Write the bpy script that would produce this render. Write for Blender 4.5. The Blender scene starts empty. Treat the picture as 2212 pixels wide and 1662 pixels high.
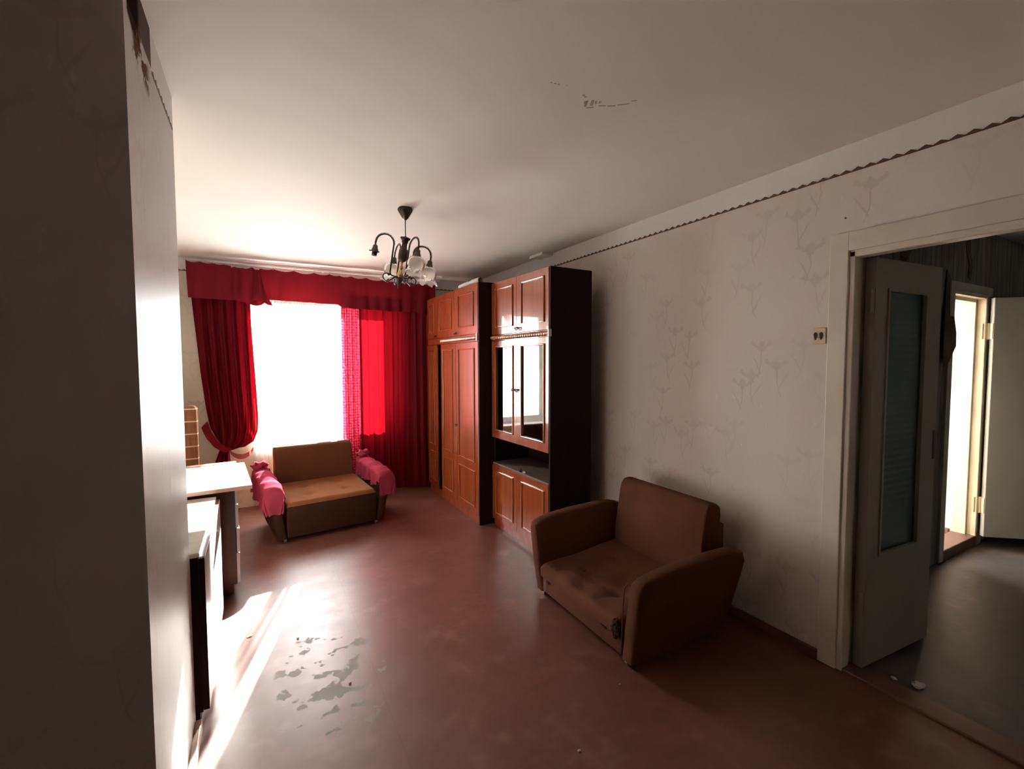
import bpy, bmesh, math, random
from mathutils import Vector, Matrix
random.seed(7)
PI = math.pi
scene = bpy.context.scene
COL = scene.collection

# ------------------------------------------------------------------ camera
YAW, PITCH, ROLL, FPX = 0.5055, 0.0511, -0.0022, 995.0
fwd = Vector((math.sin(YAW), math.cos(YAW), 0)); rgt = Vector((math.cos(YAW), -math.sin(YAW), 0)); up = Vector((0, 0, 1))
f2 = fwd * math.cos(PITCH) - up * math.sin(PITCH)
u2 = up * math.cos(PITCH) + fwd * math.sin(PITCH)
r3 = rgt * math.cos(ROLL) + u2 * math.sin(ROLL)
u3 = u2 * math.cos(ROLL) - rgt * math.sin(ROLL)
cam_data = bpy.data.cameras.new('camera')
cam_data.sensor_fit = 'HORIZONTAL'; cam_data.sensor_width = 36.0
cam_data.lens = 36.0 * FPX / 2212.0
cam_data.clip_start = 0.05; cam_data.clip_end = 500
cam = bpy.data.objects.new('camera', cam_data); COL.objects.link(cam)
mw = Matrix((r3, u3, -f2)).transposed().to_4x4(); mw.translation = Vector((0, 0, 1.5))
cam.matrix_world = mw
scene.camera = cam

# ------------------------------------------------------------------ light and exposure
SUN_ELEV = math.radians(23.5)
world = bpy.data.worlds.new('sky'); scene.world = world
world.use_nodes = True
wn = world.node_tree.nodes; wl = world.node_tree.links
for n in list(wn): wn.remove(n)
w_out = wn.new('ShaderNodeOutputWorld'); w_bg = wn.new('ShaderNodeBackground')
w_bg.inputs['Color'].default_value = (0.97, 0.975, 1.0, 1.0)      # bright hazy sky
w_bg.inputs['Strength'].default_value = 7.5
wl.new(w_bg.outputs[0], w_out.inputs[0])

sun_d = bpy.data.lights.new('sun', 'SUN'); sun_d.energy = 34.0; sun_d.angle = math.radians(0.6); sun_d.color = (1.0, 0.95, 0.87)
sun = bpy.data.objects.new('sun', sun_d); COL.objects.link(sun)
sdir = Vector((-0.285 * math.cos(SUN_ELEV), -0.958 * math.cos(SUN_ELEV), -math.sin(SUN_ELEV)))
sun.rotation_euler = sdir.to_track_quat('-Z', 'Y').to_euler()
sun.location = (3, 9, 4)

def portal(name, x0, x1, z0, z1, y):
    d = bpy.data.lights.new(name, 'AREA'); d.shape = 'RECTANGLE'; d.size = x1 - x0; d.size_y = z1 - z0
    d.cycles.is_portal = True
    o = bpy.data.objects.new(name, d); COL.objects.link(o)
    o.location = ((x0 + x1) / 2, y, (z0 + z1) / 2)
    o.rotation_euler = Vector((0, -1, 0)).to_track_quat('-Z', 'Z').to_euler()
portal('window_portal', -0.05, 1.45, 0.62, 2.2, 5.80)
portal('bedroom_window_portal', 3.0, 5.05, 0.4, 2.3, 3.33)

scene.view_settings.view_transform = 'Standard'
scene.view_settings.look = 'None'
scene.view_settings.gamma = 1.0
scene.view_settings.use_curve_mapping = False
scene.view_settings.exposure = 1.75
try:
    scene.cycles.max_bounces = 8; scene.cycles.diffuse_bounces = 5
    scene.cycles.glossy_bounces = 3; scene.cycles.transparent_max_bounces = 8
    scene.cycles.use_adaptive_sampling = True; scene.cycles.adaptive_threshold = 0.03
    scene.cycles.sample_clamp_indirect = 12.0
except Exception:
    pass

# ------------------------------------------------------------------ node helpers
class NT:
    def __init__(s, name):
        s.m = bpy.data.materials.new(name); s.m.use_nodes = True
        s.t = s.m.node_tree; s.n = s.t.nodes; s.l = s.t.links
        for x in list(s.n): s.n.remove(x)
        s.out = s.n.new('ShaderNodeOutputMaterial')
    def node(s, t, **kw):
        x = s.n.new(t)
        for k, v in kw.items(): setattr(x, k, v)
        return x
    def put(s, sock, v):
        if hasattr(v, 'is_linked') or hasattr(v, 'links'): s.l.new(v, sock)
        else: sock.default_value = v
    def math(s, op, a, b=0.0, c=0.0):
        x = s.node('ShaderNodeMath', operation=op)
        s.put(x.inputs[0], a); s.put(x.inputs[1], b); s.put(x.inputs[2], c)
        return x.outputs[0]
    def pos(s, obj=False):
        if obj: return s.node('ShaderNodeTexCoord').outputs['Object']
        return s.node('ShaderNodeNewGeometry').outputs['Position']
    def xyz(s, v):
        x = s.node('ShaderNodeSeparateXYZ'); s.l.new(v, x.inputs[0]); return x.outputs
    def comb(s, a, b, c=0.0):
        x = s.node('ShaderNodeCombineXYZ'); s.put(x.inputs[0], a); s.put(x.inputs[1], b); s.put(x.inputs[2], c); return x.outputs[0]
    def mapp(s, v, scale=(1, 1, 1), loc=(0, 0, 0)):
        x = s.node('ShaderNodeMapping'); s.l.new(v, x.inputs[0]); x.inputs['Scale'].default_value = scale; x.inputs['Location'].default_value = loc; return x.outputs[0]
    def noise(s, v, scale=5, detail=4, rough=0.55):
        detail = min(detail, 3)
        x = s.node('ShaderNodeTexNoise'); s.l.new(v, x.inputs['Vector'])
        x.inputs['Scale'].default_value = scale; x.inputs['Detail'].default_value = detail; x.inputs['Roughness'].default_value = rough
        return x.outputs['Fac']
    def ramp(s, f, stops):
        x = s.node('ShaderNodeValToRGB'); s.l.new(f, x.inputs[0]); e = x.color_ramp.elements
        while len(e) < len(stops): e.new(0.5)
        for i, (p, c) in enumerate(stops): e[i].position = p; e[i].color = tuple(c) + (1,) if len(c) == 3 else c
        return x.outputs[0]
    def step(s, v, a, b):
        x = s.node('ShaderNodeMapRange', interpolation_type='SMOOTHSTEP')
        s.put(x.inputs[0], v); x.inputs[1].default_value = a; x.inputs[2].default_value = b; return x.outputs[0]
    def mix(s, f, a, b):
        x = s.node('ShaderNodeMix', data_type='RGBA')
        s.put(x.inputs[0], f); s.put(x.inputs[6], a if not isinstance(a, tuple) else rgba(a)); s.put(x.inputs[7], b if not isinstance(b, tuple) else rgba(b))
        return x.outputs[2]
    def bump(s, h, strength=0.3, dist=0.01):
        x = s.node('ShaderNodeBump'); s.l.new(h, x.inputs['Height']); x.inputs['Strength'].default_value = strength; x.inputs['Distance'].default_value = dist; return x.outputs[0]
    def pbr(s, color, rough=0.5, spec=0.5, metal=0.0, coat=0.0, coat_rough=0.05, normal=None, sheen=0.0, out=True):
        x = s.node('ShaderNodeBsdfPrincipled')
        s.put(x.inputs['Base Color'], rgba(color) if isinstance(color, tuple) else color)
        s.put(x.inputs['Roughness'], rough); s.put(x.inputs['Specular IOR Level'], spec); s.put(x.inputs['Metallic'], metal)
        s.put(x.inputs['Coat Weight'], coat); s.put(x.inputs['Coat Roughness'], coat_rough); s.put(x.inputs['Sheen Weight'], sheen)
        if normal is not None: s.l.new(normal, x.inputs['Normal'])
        if out: s.l.new(x.outputs[0], s.out.inputs[0])
        return x.outputs[0]
    def mixsh(s, f, a, b):
        x = s.node('ShaderNodeMixShader'); s.put(x.inputs[0], f); s.l.new(a, x.inputs[1]); s.l.new(b, x.inputs[2]); return x.outputs[0]
def rgba(c): return tuple(c) + (1.0,) if len(c) == 3 else c

def plain(name, c, rough=0.5, spec=0.4, metal=0.0, coat=0.0, var=0.08, nscale=6.0, bump=0.0, bscale=60.0, coat_rough=0.05, sheen=0.0):
    t = NT(name); p = t.pos(True)
    f = t.noise(p, nscale, 4)
    lo = tuple(x * (1 - var) for x in c); hi = tuple(min(1, x * (1 + var)) for x in c)
    col = t.ramp(f, [(0.3, lo), (0.7, hi)])
    nrm = t.bump(t.noise(p, bscale, 3), bump, 0.005) if bump else None
    t.pbr(col, rough, spec, metal, coat, coat_rough, nrm, sheen)
    return t.m

def wallpaper(name, axis, base, mark, white=(0.70, 0.68, 0.655), flowers=True, stain=None, band=2.383, fl=0.5, rough=0.5, spec=0.4):
    t = NT(name); P = t.pos(); X, Y, Z = t.xyz(P)
    u = Y if axis == 'y' else (X if axis == 'x' else t.math('ADD', X, Y))
    uv = t.comb(u, Z)
    streak = t.noise(t.mapp(uv, (14, 1.2, 1)), 1.0, 5, 0.6)
    blot = t.noise(uv, 1.6, 4)
    lo = tuple(x * 0.90 for x in base)
    col = t.mix(t.step(blot, 0.3, 0.7), lo, base)
    wnz = t.node('ShaderNodeTexWhiteNoise', noise_dimensions='1D'); t.l.new(t.math('FLOOR', t.math('DIVIDE', u, 0.53)), wnz.inputs['W'])
    col = t.mix(t.math('MULTIPLY', wnz.outputs['Value'], 0.30), col, (base[0] * 0.96, base[1] * 0.86, base[2] * 0.82))
    h = streak
    if flowers:
        masks = []
        WOB = t.noise(uv, 9.0, 2); JG = t.math('MULTIPLY', t.math('SUBTRACT', t.noise(uv, 45.0, 2), 0.5), 0.05); VEIN = t.math('ADD', 0.45, t.math('MULTIPLY', t.noise(t.mapp(uv, (60, 18, 1)), 1.0, 1), 0.6))
        for sc, off, sgn in ((3.3, (0.0, 0.0, 0), 1.0), (2.7, (7.31, 3.17, 0), -1.0)):
            v = t.node('ShaderNodeTexVoronoi', voronoi_dimensions='2D', feature='F1')
            q = t.mapp(uv, (1, 1, 1), off)
            wob = WOB
            t.l.new(q, v.inputs['Vector']); v.inputs['Scale'].default_value = sc; v.inputs['Randomness'].default_value = 0.75
            d = t.node('ShaderNodeVectorMath', operation='SUBTRACT'); t.l.new(q, d.inputs[0]); t.l.new(v.outputs['Position'], d.inputs[1])
            lx, ly, _ = t.xyz(d.outputs[0])
            lx = t.math('ADD', lx, t.math('MULTIPLY', t.math('SUBTRACT', wob, 0.5), 0.04))
            # stem
            c1 = t.math('MULTIPLY', t.math('MULTIPLY', ly, ly), 1.8 * sgn)
            ds = t.math('ABSOLUTE', t.math('SUBTRACT', lx, c1))
            stem = t.math('MULTIPLY', t.step(ds, 0.0045, 0.0015), t.math('MULTIPLY', t.step(ly, -0.13, -0.11), t.step(ly, 0.05, 0.03)))
            # leaf blades
            c2 = t.math('MULTIPLY', t.math('ADD', ly, 0.10), 0.55 * sgn)
            dl = t.math('ABSOLUTE', t.math('SUBTRACT', lx, c2))
            leaf = t.math('MULTIPLY', t.step(dl, 0.008, 0.002), t.math('MULTIPLY', t.step(ly, -0.10, -0.08), t.step(ly, 0.025, -0.02)))
            # trumpet bloom
            w = t.math('MULTIPLY', t.math('POWER', t.math('MAXIMUM', t.math('SUBTRACT', ly, 0.01), 0.0), 1.6), 7.0)
            top = t.math('ADD', 0.075, t.math('MULTIPLY', t.math('COSINE', t.math('MULTIPLY', lx, 120.0)), 0.012))
            jg = JG
            bl = t.math('MULTIPLY', t.step(t.math('SUBTRACT', t.math('ABSOLUTE', t.math('ADD', lx, jg)), w), 0.008, -0.010), t.step(t.math('SUBTRACT', t.math('ADD', ly, jg), top), 0.006, -0.012))
            bl = t.math('MULTIPLY', bl, t.step(ly, 0.01, 0.03))
            vein = VEIN
            bl = t.math('MULTIPLY', bl, vein)
            masks.append(t.math('MAXIMUM', t.math('MAXIMUM', stem, t.math('MULTIPLY', leaf, 0.8)), bl))
        mk = t.math('MAXIMUM', masks[0], masks[1])
        fade = t.step(t.noise(uv, 1.1, 2), 0.30, 0.62)
        mk = t.math('MULTIPLY', mk, t.math('MULTIPLY', fade, fl))
        col = t.mix(mk, col, mark)
    if stain is not None: col = stain(t, col, X, Y, Z)
    if band: 
        wn_ = t.noise(uv, 3.0, 3)
        wc = t.ramp(wn_, [(0.3, tuple(x * 0.94 for x in white)), (0.7, white)])
        col = t.mix(t.step(Z, band - 0.001, band + 0.001), col, wc)
        if stain is not None: col = stain(t, col, X, Y, Z, True)
    scuff = t.math('MULTIPLY', t.step(t.noise(t.mapp(uv, (26, 9, 1)), 1.0, 5, 0.7), 0.60, 0.72), t.step(t.noise(uv, 1.3, 2), 0.42, 0.62))
    col = t.mix(t.math('MULTIPLY', scuff, 0.40), col, (0.80, 0.78, 0.74))
    if stain is not None: spec = t.math('MULTIPLY', t.math('SUBTRACT', 1.0, t.mask), spec); rough = t.math('MAXIMUM', t.mask, rough)
    t.pbr(col, rough, spec, normal=t.bump(h, 0.35, 0.006))
    return t.m

# ------------------------------------------------------------------ materials
def m_floor(name, c, grey, rough=0.33, grey_amt=1.0):
    t = NT(name); P = t.pos(); X, Y, Z = t.xyz(P)
    big = t.noise(P, 1.3, 5, 0.6); fine = t.noise(P, 28.0, 4, 0.6)
    col = t.ramp(big, [(0.3, tuple(x * 0.82 for x in c)), (0.55, c), (0.75, tuple(min(1, x * 1.2) for x in c))])
    col = t.mix(t.math('MULTIPLY', t.step(fine, 0.55, 0.72), 0.25), col, tuple(x * 0.55 for x in c))
    mott = t.noise(P, 6.5, 6, 0.68)
    col = t.mix(t.math('MULTIPLY', t.step(mott, 0.48, 0.64), 0.32), col, tuple(x * 0.62 for x in c))
    col = t.mix(t.math('MULTIPLY', t.step(t.noise(P, 3.1, 5, 0.7), 0.54, 0.68), 0.22), col, (0.34, 0.20, 0.15))
    scr = t.step(t.noise(t.mapp(P, (70, 4, 1)), 1.0, 3, 0.6), 0.70, 0.78)
    col = t.mix(t.math('MULTIPLY', scr, 0.25), col, (0.36, 0.24, 0.19))
    # peeled paint round the worn spot
    dx = t.math('SUBTRACT', X, 0.27); dy = t.math('SUBTRACT', Y, 2.28)
    r = t.math('SQRT', t.math('ADD', t.math('MULTIPLY', dx, dx), t.math('MULTIPLY', t.math('MULTIPLY', dy, dy), 0.35)))
    near = t.math('MINIMUM', t.math('MAXIMUM', t.math('DIVIDE', t.math('SUBTRACT', 0.34, r), 0.26), 0.0), 1.0)
    peel = t.math('MULTIPLY', t.step(t.noise(P, 9.0, 6, 0.62), 0.54, 0.59), near)
    peel = t.math('MULTIPLY', t.step(peel, 0.30, 0.42), grey_amt)
    col = t.mix(peel, col, grey)
    seam_y = t.math('ABSOLUTE', t.math('SUBTRACT', Y, 2.62)); seam_x = t.math('ABSOLUTE', t.math('SUBTRACT', X, 0.46))
    seam = t.math('MAXIMUM', t.step(seam_y, 0.006, 0.002), t.step(seam_x, 0.006, 0.002))
    col = t.mix(t.math('MULTIPLY', seam, 0.3), col, tuple(x * 0.5 for x in c))
    h = t.math('ADD', t.noise(P, 5.0, 2), t.math('MULTIPLY', t.noise(P, 40.0, 2), 0.12))
    rg = t.math('ADD', rough - 0.08, t.math('MULTIPLY', t.noise(P, 6.0, 6, 0.72), 0.22))
    rg = t.math('ADD', rg, t.math('MULTIPLY', peel, 0.25))
    t.pbr(col, rg, 0.6, normal=t.bump(h, 0.10, 0.01))
    return t.m
M = {}
M['floor'] = m_floor('painted_floor', (0.165, 0.061, 0.039), (0.19, 0.168, 0.145), 0.34)
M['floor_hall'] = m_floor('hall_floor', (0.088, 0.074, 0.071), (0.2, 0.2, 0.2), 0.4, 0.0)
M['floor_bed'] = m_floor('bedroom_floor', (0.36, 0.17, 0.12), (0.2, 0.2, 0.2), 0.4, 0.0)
def m_ceil():
    t = NT('ceiling_paint'); P = t.pos()
    f = t.noise(P, 1.1, 4)
    col = t.ramp(f, [(0.3, (0.70, 0.665, 0.63)), (0.7, (0.76, 0.73, 0.695))])
    t.pbr(col, 0.75, 0.25, normal=t.bump(t.noise(P, 14, 4), 0.08, 0.01))
    return t.m
M['ceiling'] = m_ceil()
def brown_patch(t, col, X, Y, Z, after=False):
    if not after: return col
    n = t.noise(t.pos(), 7.0, 4)
    n2 = t.noise(t.mapp(t.pos(), (1, 5, 9)), 3.0, 4)
    jit = t.math('MULTIPLY', t.math('SUBTRACT', n, 0.5), 0.07)
    yy = t.math('ADD', Y, jit); zz = t.math('ADD', Z, jit)
    side = t.step(X, -0.27, -0.26)
    a = t.math('MULTIPLY', t.step(Y, 1.785, 1.780), t.step(Z, 2.380, 2.386))
    col = t.mix(t.math('MULTIPLY', t.math('MULTIPLY', a, side), 0.92), col, (0.115, 0.080, 0.068))
    b = t.math('MULTIPLY', t.math('MULTIPLY', t.step(yy, 1.455, 1.48), t.step(yy, 1.64, 1.59)), t.step(zz, 2.335, 2.355))
    col = t.mix(t.math('MULTIPLY', t.math('MULTIPLY', b, side), 0.95), col, (0.025, 0.014, 0.010))
    c = t.math('MULTIPLY', t.math('MULTIPLY', t.step(yy, 1.50, 1.56), t.step(yy, 1.80, 1.70)), t.math('MULTIPLY', t.step(zz, 2.25, 2.30), t.step(zz, 2.40, 2.37)))
    c = t.math('MULTIPLY', c, t.step(n2, 0.45, 0.54))
    col = t.mix(t.math('MULTIPLY', t.math('MULTIPLY', c, side), 0.92), col, (0.11, 0.050, 0.022))
    t.mask = t.math('MULTIPLY', t.math('MAXIMUM', t.math('MAXIMUM', a, b), c), side)
    # yellow water stain on the near face
    fr = t.math('SUBTRACT', 1.0, side)
    d = t.math('MULTIPLY', t.step(t.math('ADD', Z, t.math('MULTIPLY', n, 0.08)), 2.385, 2.405), t.step(X, -0.325, -0.30))
    col = t.mix(t.math('MULTIPLY', t.math('MULTIPLY', d, fr), 0.7), col, (0.36, 0.24, 0.08))
    return col
WP = (0.67, 0.61, 0.55); WM = (0.30, 0.23, 0.18)
M['wp_right'] = wallpaper('wallpaper_right', 'y', WP, WM, fl=0.34)
M['wp_far'] = wallpaper('wallpaper_far', 'x', (0.62, 0.56, 0.44), WM)
M['wp_near'] = wallpaper('wallpaper_near', 'xy', (0.56, 0.525, 0.49), WM, stain=brown_patch, fl=0.26, rough=0.44, spec=0.5)
M['wp_left'] = wallpaper('wallpaper_left', 'y', WP, WM, flowers=False)
M['wp_bed'] = wallpaper('wallpaper_bedroom', 'y', (0.60, 0.545, 0.52), (0.42, 0.35, 0.32), band=None)
def m_hall():
    t = NT('wallpaper_hall'); P = t.pos(); X, Y, Z = t.xyz(P)
    uv = t.comb(t.math('ADD', X, Y), Z)
    s1 = t.math('SINE', t.math('MULTIPLY', t.math('ADD', X, Y), 70.0))
    st = t.noise(t.mapp(uv, (30, 1.5, 1)), 1.0, 5, 0.65)
    f = t.math('ADD', st, t.math('MULTIPLY', s1, 0.06))
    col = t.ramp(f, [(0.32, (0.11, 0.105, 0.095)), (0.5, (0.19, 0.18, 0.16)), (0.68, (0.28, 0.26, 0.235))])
    bl = t.noise(uv, 2.5, 4)
    col = t.mix(t.math('MULTIPLY', t.step(bl, 0.55, 0.7), 0.55), col, (0.10, 0.085, 0.07))
    t.pbr(col, 0.75, 0.2, normal=t.bump(st, 0.3, 0.008)); return t.m
M['wp_hall'] = m_hall()
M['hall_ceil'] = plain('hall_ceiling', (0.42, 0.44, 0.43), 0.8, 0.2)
M['paint_cream'] = plain('cream_paint', (0.60, 0.545, 0.455), 0.38, 0.5, var=0.07, nscale=3, bump=0.12, bscale=25)
M['paint_leaf'] = plain('leaf_paint', (0.30, 0.275, 0.225), 0.42, 0.45, var=0.08, nscale=3, bump=0.1, bscale=20)
M['paint_green'] = plain('greygreen_paint', (0.38, 0.385, 0.335), 0.45, 0.45, var=0.06, nscale=3, bump=0.08, bscale=20)
M['paint_white'] = plain('white_paint', (0.78, 0.77, 0.74), 0.4, 0.5, var=0.04)
M['jamb_yellow'] = plain('yellowed_paint', (0.62, 0.55, 0.40), 0.4, 0.5, var=0.1)
M['base_brown'] = plain('brown_baseboard', (0.14, 0.065, 0.05), 0.4, 0.5, var=0.15)
M['base_pink'] = plain('pinkish_baseboard', (0.52, 0.37, 0.30), 0.4, 0.5, var=0.1)
M['border'] = plain('paper_border', (0.10, 0.052, 0.035), 0.6, 0.3, var=0.25, nscale=30)
def wood(name, c1, c2, c3, axis='z', coat=1.0, rough=0.35, coat_rough=0.03, spec=0.45):
    t = NT(name); p = t.pos()
    sc = (9, 9, 0.7) if axis == 'z' else ((9, 0.7, 9) if axis == 'y' else (0.7, 9, 9))
    n = t.noise(t.mapp(p, sc), 2.2, 6, 0.6)
    fine = t.noise(t.mapp(p, tuple(x * 7 for x in sc)), 2.0, 3)
    f = t.math('ADD', t.math('MULTIPLY', n, 0.8), t.math('MULTIPLY', fine, 0.2))
    col = t.ramp(f, [(0.3, c1), (0.5, c2), (0.72, c3)])
    wav = t.bump(t.noise(p, 5.0, 2), 0.02, 0.02)
    t.pbr(col, rough, spec, 0, coat, coat_rough, wav); return t.m
M['wood'] = wood('polished_mahogany', (0.20, 0.030, 0.006), (0.29, 0.052, 0.010), (0.37, 0.082, 0.018))
M['wood_mould'] = wood('moulding_mahogany', (0.27, 0.075, 0.034), (0.35, 0.11, 0.05), (0.42, 0.14, 0.07), rough=0.2)
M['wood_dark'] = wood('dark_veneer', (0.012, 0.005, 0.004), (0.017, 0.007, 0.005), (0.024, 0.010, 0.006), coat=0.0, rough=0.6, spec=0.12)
M['wood_shelf'] = wood('dusty_shelf', (0.10, 0.07, 0.055), (0.15, 0.11, 0.09), (0.20, 0.15, 0.125), 'y', coat=0.0, rough=0.5)
M['wood_trim'] = wood('trim_wood', (0.30, 0.11, 0.045), (0.45, 0.19, 0.09), (0.58, 0.27, 0.14), rough=0.2)
M['wood_desk'] = wood('desk_veneer', (0.045, 0.016, 0.010), (0.07, 0.025, 0.015), (0.10, 0.038, 0.022), coat=0.1, rough=0.4, coat_rough=0.2)
M['wood_edge'] = wood('desk_edge', (0.42, 0.22, 0.17), (0.52, 0.29, 0.22), (0.6, 0.36, 0.28), 'x', coat=0.2)
M['white_lam'] = plain('white_laminate', (0.76, 0.75, 0.72), 0.25, 0.5, var=0.03)
M['pale_top'] = plain('pale_scuffed_top', (0.60, 0.56, 0.50), 0.3, 0.5, var=0.15, nscale=9, bump=0.4, bscale=8)
M['pale_front'] = plain('pale_front', (0.58, 0.55, 0.54), 0.25, 0.5, var=0.06)
M['black'] = plain('black_plastic', (0.012, 0.010, 0.010), 0.4, 0.4)
M['dark_metal'] = plain('dark_bronze', (0.085, 0.068, 0.052), 0.28, 0.5, 0.85, var=0.2, nscale=40)
M['metal'] = plain('steel', (0.55, 0.53, 0.50), 0.3, 0.5, 1.0)
M['brass'] = plain('brass', (0.65, 0.47, 0.17), 0.2, 0.5, 1.0)
M['plastic_cream'] = plain('cream_plastic', (0.60, 0.49, 0.30), 0.4, 0.5, var=0.1, nscale=20)
M['plastic_white'] = plain('white_plastic', (0.70, 0.69, 0.66), 0.45, 0.4)
M['paper'] = plain('crumpled_paper', (0.48, 0.46, 0.44), 0.7, 0.2, bump=0.3)
M['plaster'] = plain('plaster_crumbs', (0.45, 0.43, 0.40), 0.9, 0.1)
M['soot'] = plain('soot_scuff', (0.40, 0.36, 0.32), 0.9, 0.1)
M['foam'] = plain('torn_foam', (0.03, 0.018, 0.012), 0.95, 0.1, var=0.5, nscale=60, bump=0.8)
M['torn_paper'] = plain('torn_wallpaper', (0.12, 0.09, 0.072), 0.85, 0.1, var=0.3, nscale=10)
def fabric(name, c, var=0.18, patch=0.25):
    t = NT(name); p = t.pos(True)
    big = t.noise(p, 3.2, 4); fine = t.noise(p, 260.0, 2)
    col = t.ramp(big, [(0.25, tuple(x * (1 - patch) for x in c)), (0.5, c), (0.78, tuple(x * (1 + var) for x in c))])
    col = t.mix(t.math('MULTIPLY', fine, 0.35), col, tuple(x * 0.6 for x in c))
    t.pbr(col, 0.92, 0.15, normal=t.bump(t.math('ADD', fine, t.math('MULTIPLY', t.noise(p, 9, 3), 3.0)), 0.35, 0.004), sheen=0.0)
    return t.m
M['fab_chair'] = fabric('worn_brown_velour', (0.125, 0.045, 0.021))
M['fab_sofa'] = fabric('brown_velour', (0.23, 0.084, 0.031), patch=0.12)
M['fab_sofa_back'] = fabric('half_shaded_brown_velour', (0.135, 0.050, 0.021), patch=0.12)  # same velour as the seat, backrest shade put into the colour
M['fab_sofa_shaded'] = fabric('shaded_brown_velour', (0.045, 0.017, 0.008), patch=0.12)  # same velour again, shade on front panel and arms painted in
def cloth(name, c, trans, weave=220.0, mixt=0.5, pat=False):
    t = NT(name); p = t.pos(True); X, Y, Z = t.xyz(t.pos())
    f = t.noise(p, 2.5, 4)
    col = t.ramp(f, [(0.3, tuple(x * 0.85 for x in c)), (0.7, c)])
    tcol = t.ramp(f, [(0.3, tuple(x * 0.85 for x in trans)), (0.7, trans)])
    if pat:
        v = t.node('ShaderNodeTexVoronoi', voronoi_dimensions='2D'); t.l.new(t.comb(X, Z), v.inputs['Vector'])
        v.inputs['Scale'].default_value = 34.0; v.inputs['Randomness'].default_value = 0.35
        mk = t.step(v.outputs['Distance'], 0.42, 0.22)
        tcol = t.mix(mk, tcol, (0.44, 0.045, 0.085)); col = t.mix(t.math('MULTIPLY', mk, 0.6), col, (0.75, 0.18, 0.26))
    nrm = t.bump(t.math('ADD', t.noise(t.mapp(p, (30, 30, 4)), 2, 3), t.noise(p, weave, 2)), 0.15, 0.004)
    d = t.node('ShaderNodeBsdfDiffuse'); t.l.new(col, d.inputs[0]); t.l.new(nrm, d.inputs['Normal'])
    tr = t.node('ShaderNodeBsdfTranslucent'); t.l.new(tcol, tr.inputs[0]); t.l.new(nrm, tr.inputs['Normal'])
    t.l.new(t.mixsh(mixt, d.outputs[0], tr.outputs[0]), t.out.inputs[0])
    return t.m
M['red'] = cloth('red_curtain_cloth', (0.185, 0.014, 0.022), (0.21, 0.002, 0.006), mixt=0.24)
M['red_val'] = cloth('red_valance_cloth', (0.20, 0.018, 0.024), (0.22, 0.005, 0.012), mixt=0.12)
M['red_lace'] = cloth('red_lace_cloth', (0.25, 0.02, 0.036), (0.36, 0.012, 0.032), mixt=0.38, pat=True)
M['pink'] = cloth('pink_cover_cloth', (0.34, 0.045, 0.070), (0.33, 0.04, 0.065), mixt=0.12)
M['fringe'] = cloth('fringe_threads', (0.30, 0.075, 0.085), (0.35, 0.1, 0.11), mixt=0.15)
def m_tulle():
    t = NT('white_tulle')
    d = t.node('ShaderNodeBsdfDiffuse'); d.inputs[0].default_value = (0.82, 0.82, 0.82, 1)
    tr = t.node('ShaderNodeBsdfTranslucent'); tr.inputs[0].default_value = (0.82, 0.82, 0.82, 1)
    tp = t.node('ShaderNodeBsdfTransparent')
    a = t.mixsh(0.55, d.outputs[0], tr.outputs[0])
    fold = t.noise(t.mapp(t.pos(), (40, 1, 1.2)), 1.0, 3)
    t.l.new(t.mixsh(t.step(fold, -0.35, 0.6), tp.outputs[0], a), t.out.inputs[0]); return t.m
M['tulle'] = m_tulle()
def m_glass(name, tint=(0.95, 0.97, 0.96), rough=0.0, boost=1.0):
    t = NT(name)
    tp = t.node('ShaderNodeBsdfTransparent'); tp.inputs[0].default_value = rgba(tint)
    g = t.node('ShaderNodeBsdfGlossy'); g.inputs['Roughness'].default_value = rough
    fr = t.node('ShaderNodeFresnel'); fr.inputs[0].default_value = 1.5
    t.l.new(t.mixsh(t.math('MINIMUM', t.math('MULTIPLY', fr.outputs[0], boost), 1.0), tp.outputs[0], g.outputs[0]), t.out.inputs[0]); return t.m
M['glass'] = m_glass('window_glass')
M['glass_cab'] = m_glass('cabinet_glass', (0.80, 0.84, 0.85), 0.01, 1.8)
def m_reeded():
    t = NT('reeded_glass'); X, Y, Z = t.xyz(t.pos())
    w = t.math('SINE', t.math('MULTIPLY', Z, 190.0))
    n = t.noise(t.pos(), 2.5, 3)
    col = t.ramp(n, [(0.3, (0.085, 0.14, 0.145)), (0.7, (0.125, 0.19, 0.185))])
    t.pbr(col, 0.18, 0.6, normal=t.bump(w, 0.12, 0.004)); return t.m
M['reeded'] = m_reeded()
def m_shade():
    t = NT('frosted_shade_glass')
    z = t.xyz(t.pos(True))[2]
    d = t.node('ShaderNodeBsdfDiffuse'); d.inputs[0].default_value = (0.78, 0.72, 0.66, 1)
    tr = t.node('ShaderNodeBsdfTranslucent'); tr.inputs[0].default_value = (0.80, 0.74, 0.68, 1)
    gl = t.node('ShaderNodeBsdfGlossy'); gl.inputs['Roughness'].default_value = 0.15
    tp = t.node('ShaderNodeBsdfTransparent')
    a = t.mixsh(0.6, d.outputs[0], tr.outputs[0])
    a = t.mixsh(t.step(z, -0.125, -0.140), a, t.mixsh(0.40, a, tp.outputs[0]))
    fr = t.node('ShaderNodeFresnel'); fr.inputs[0].default_value = 1.22
    t.l.new(t.mixsh(fr.outputs[0], a, gl.outputs[0]), t.out.inputs[0]); return t.m
M['shade'] = m_shade()
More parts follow.
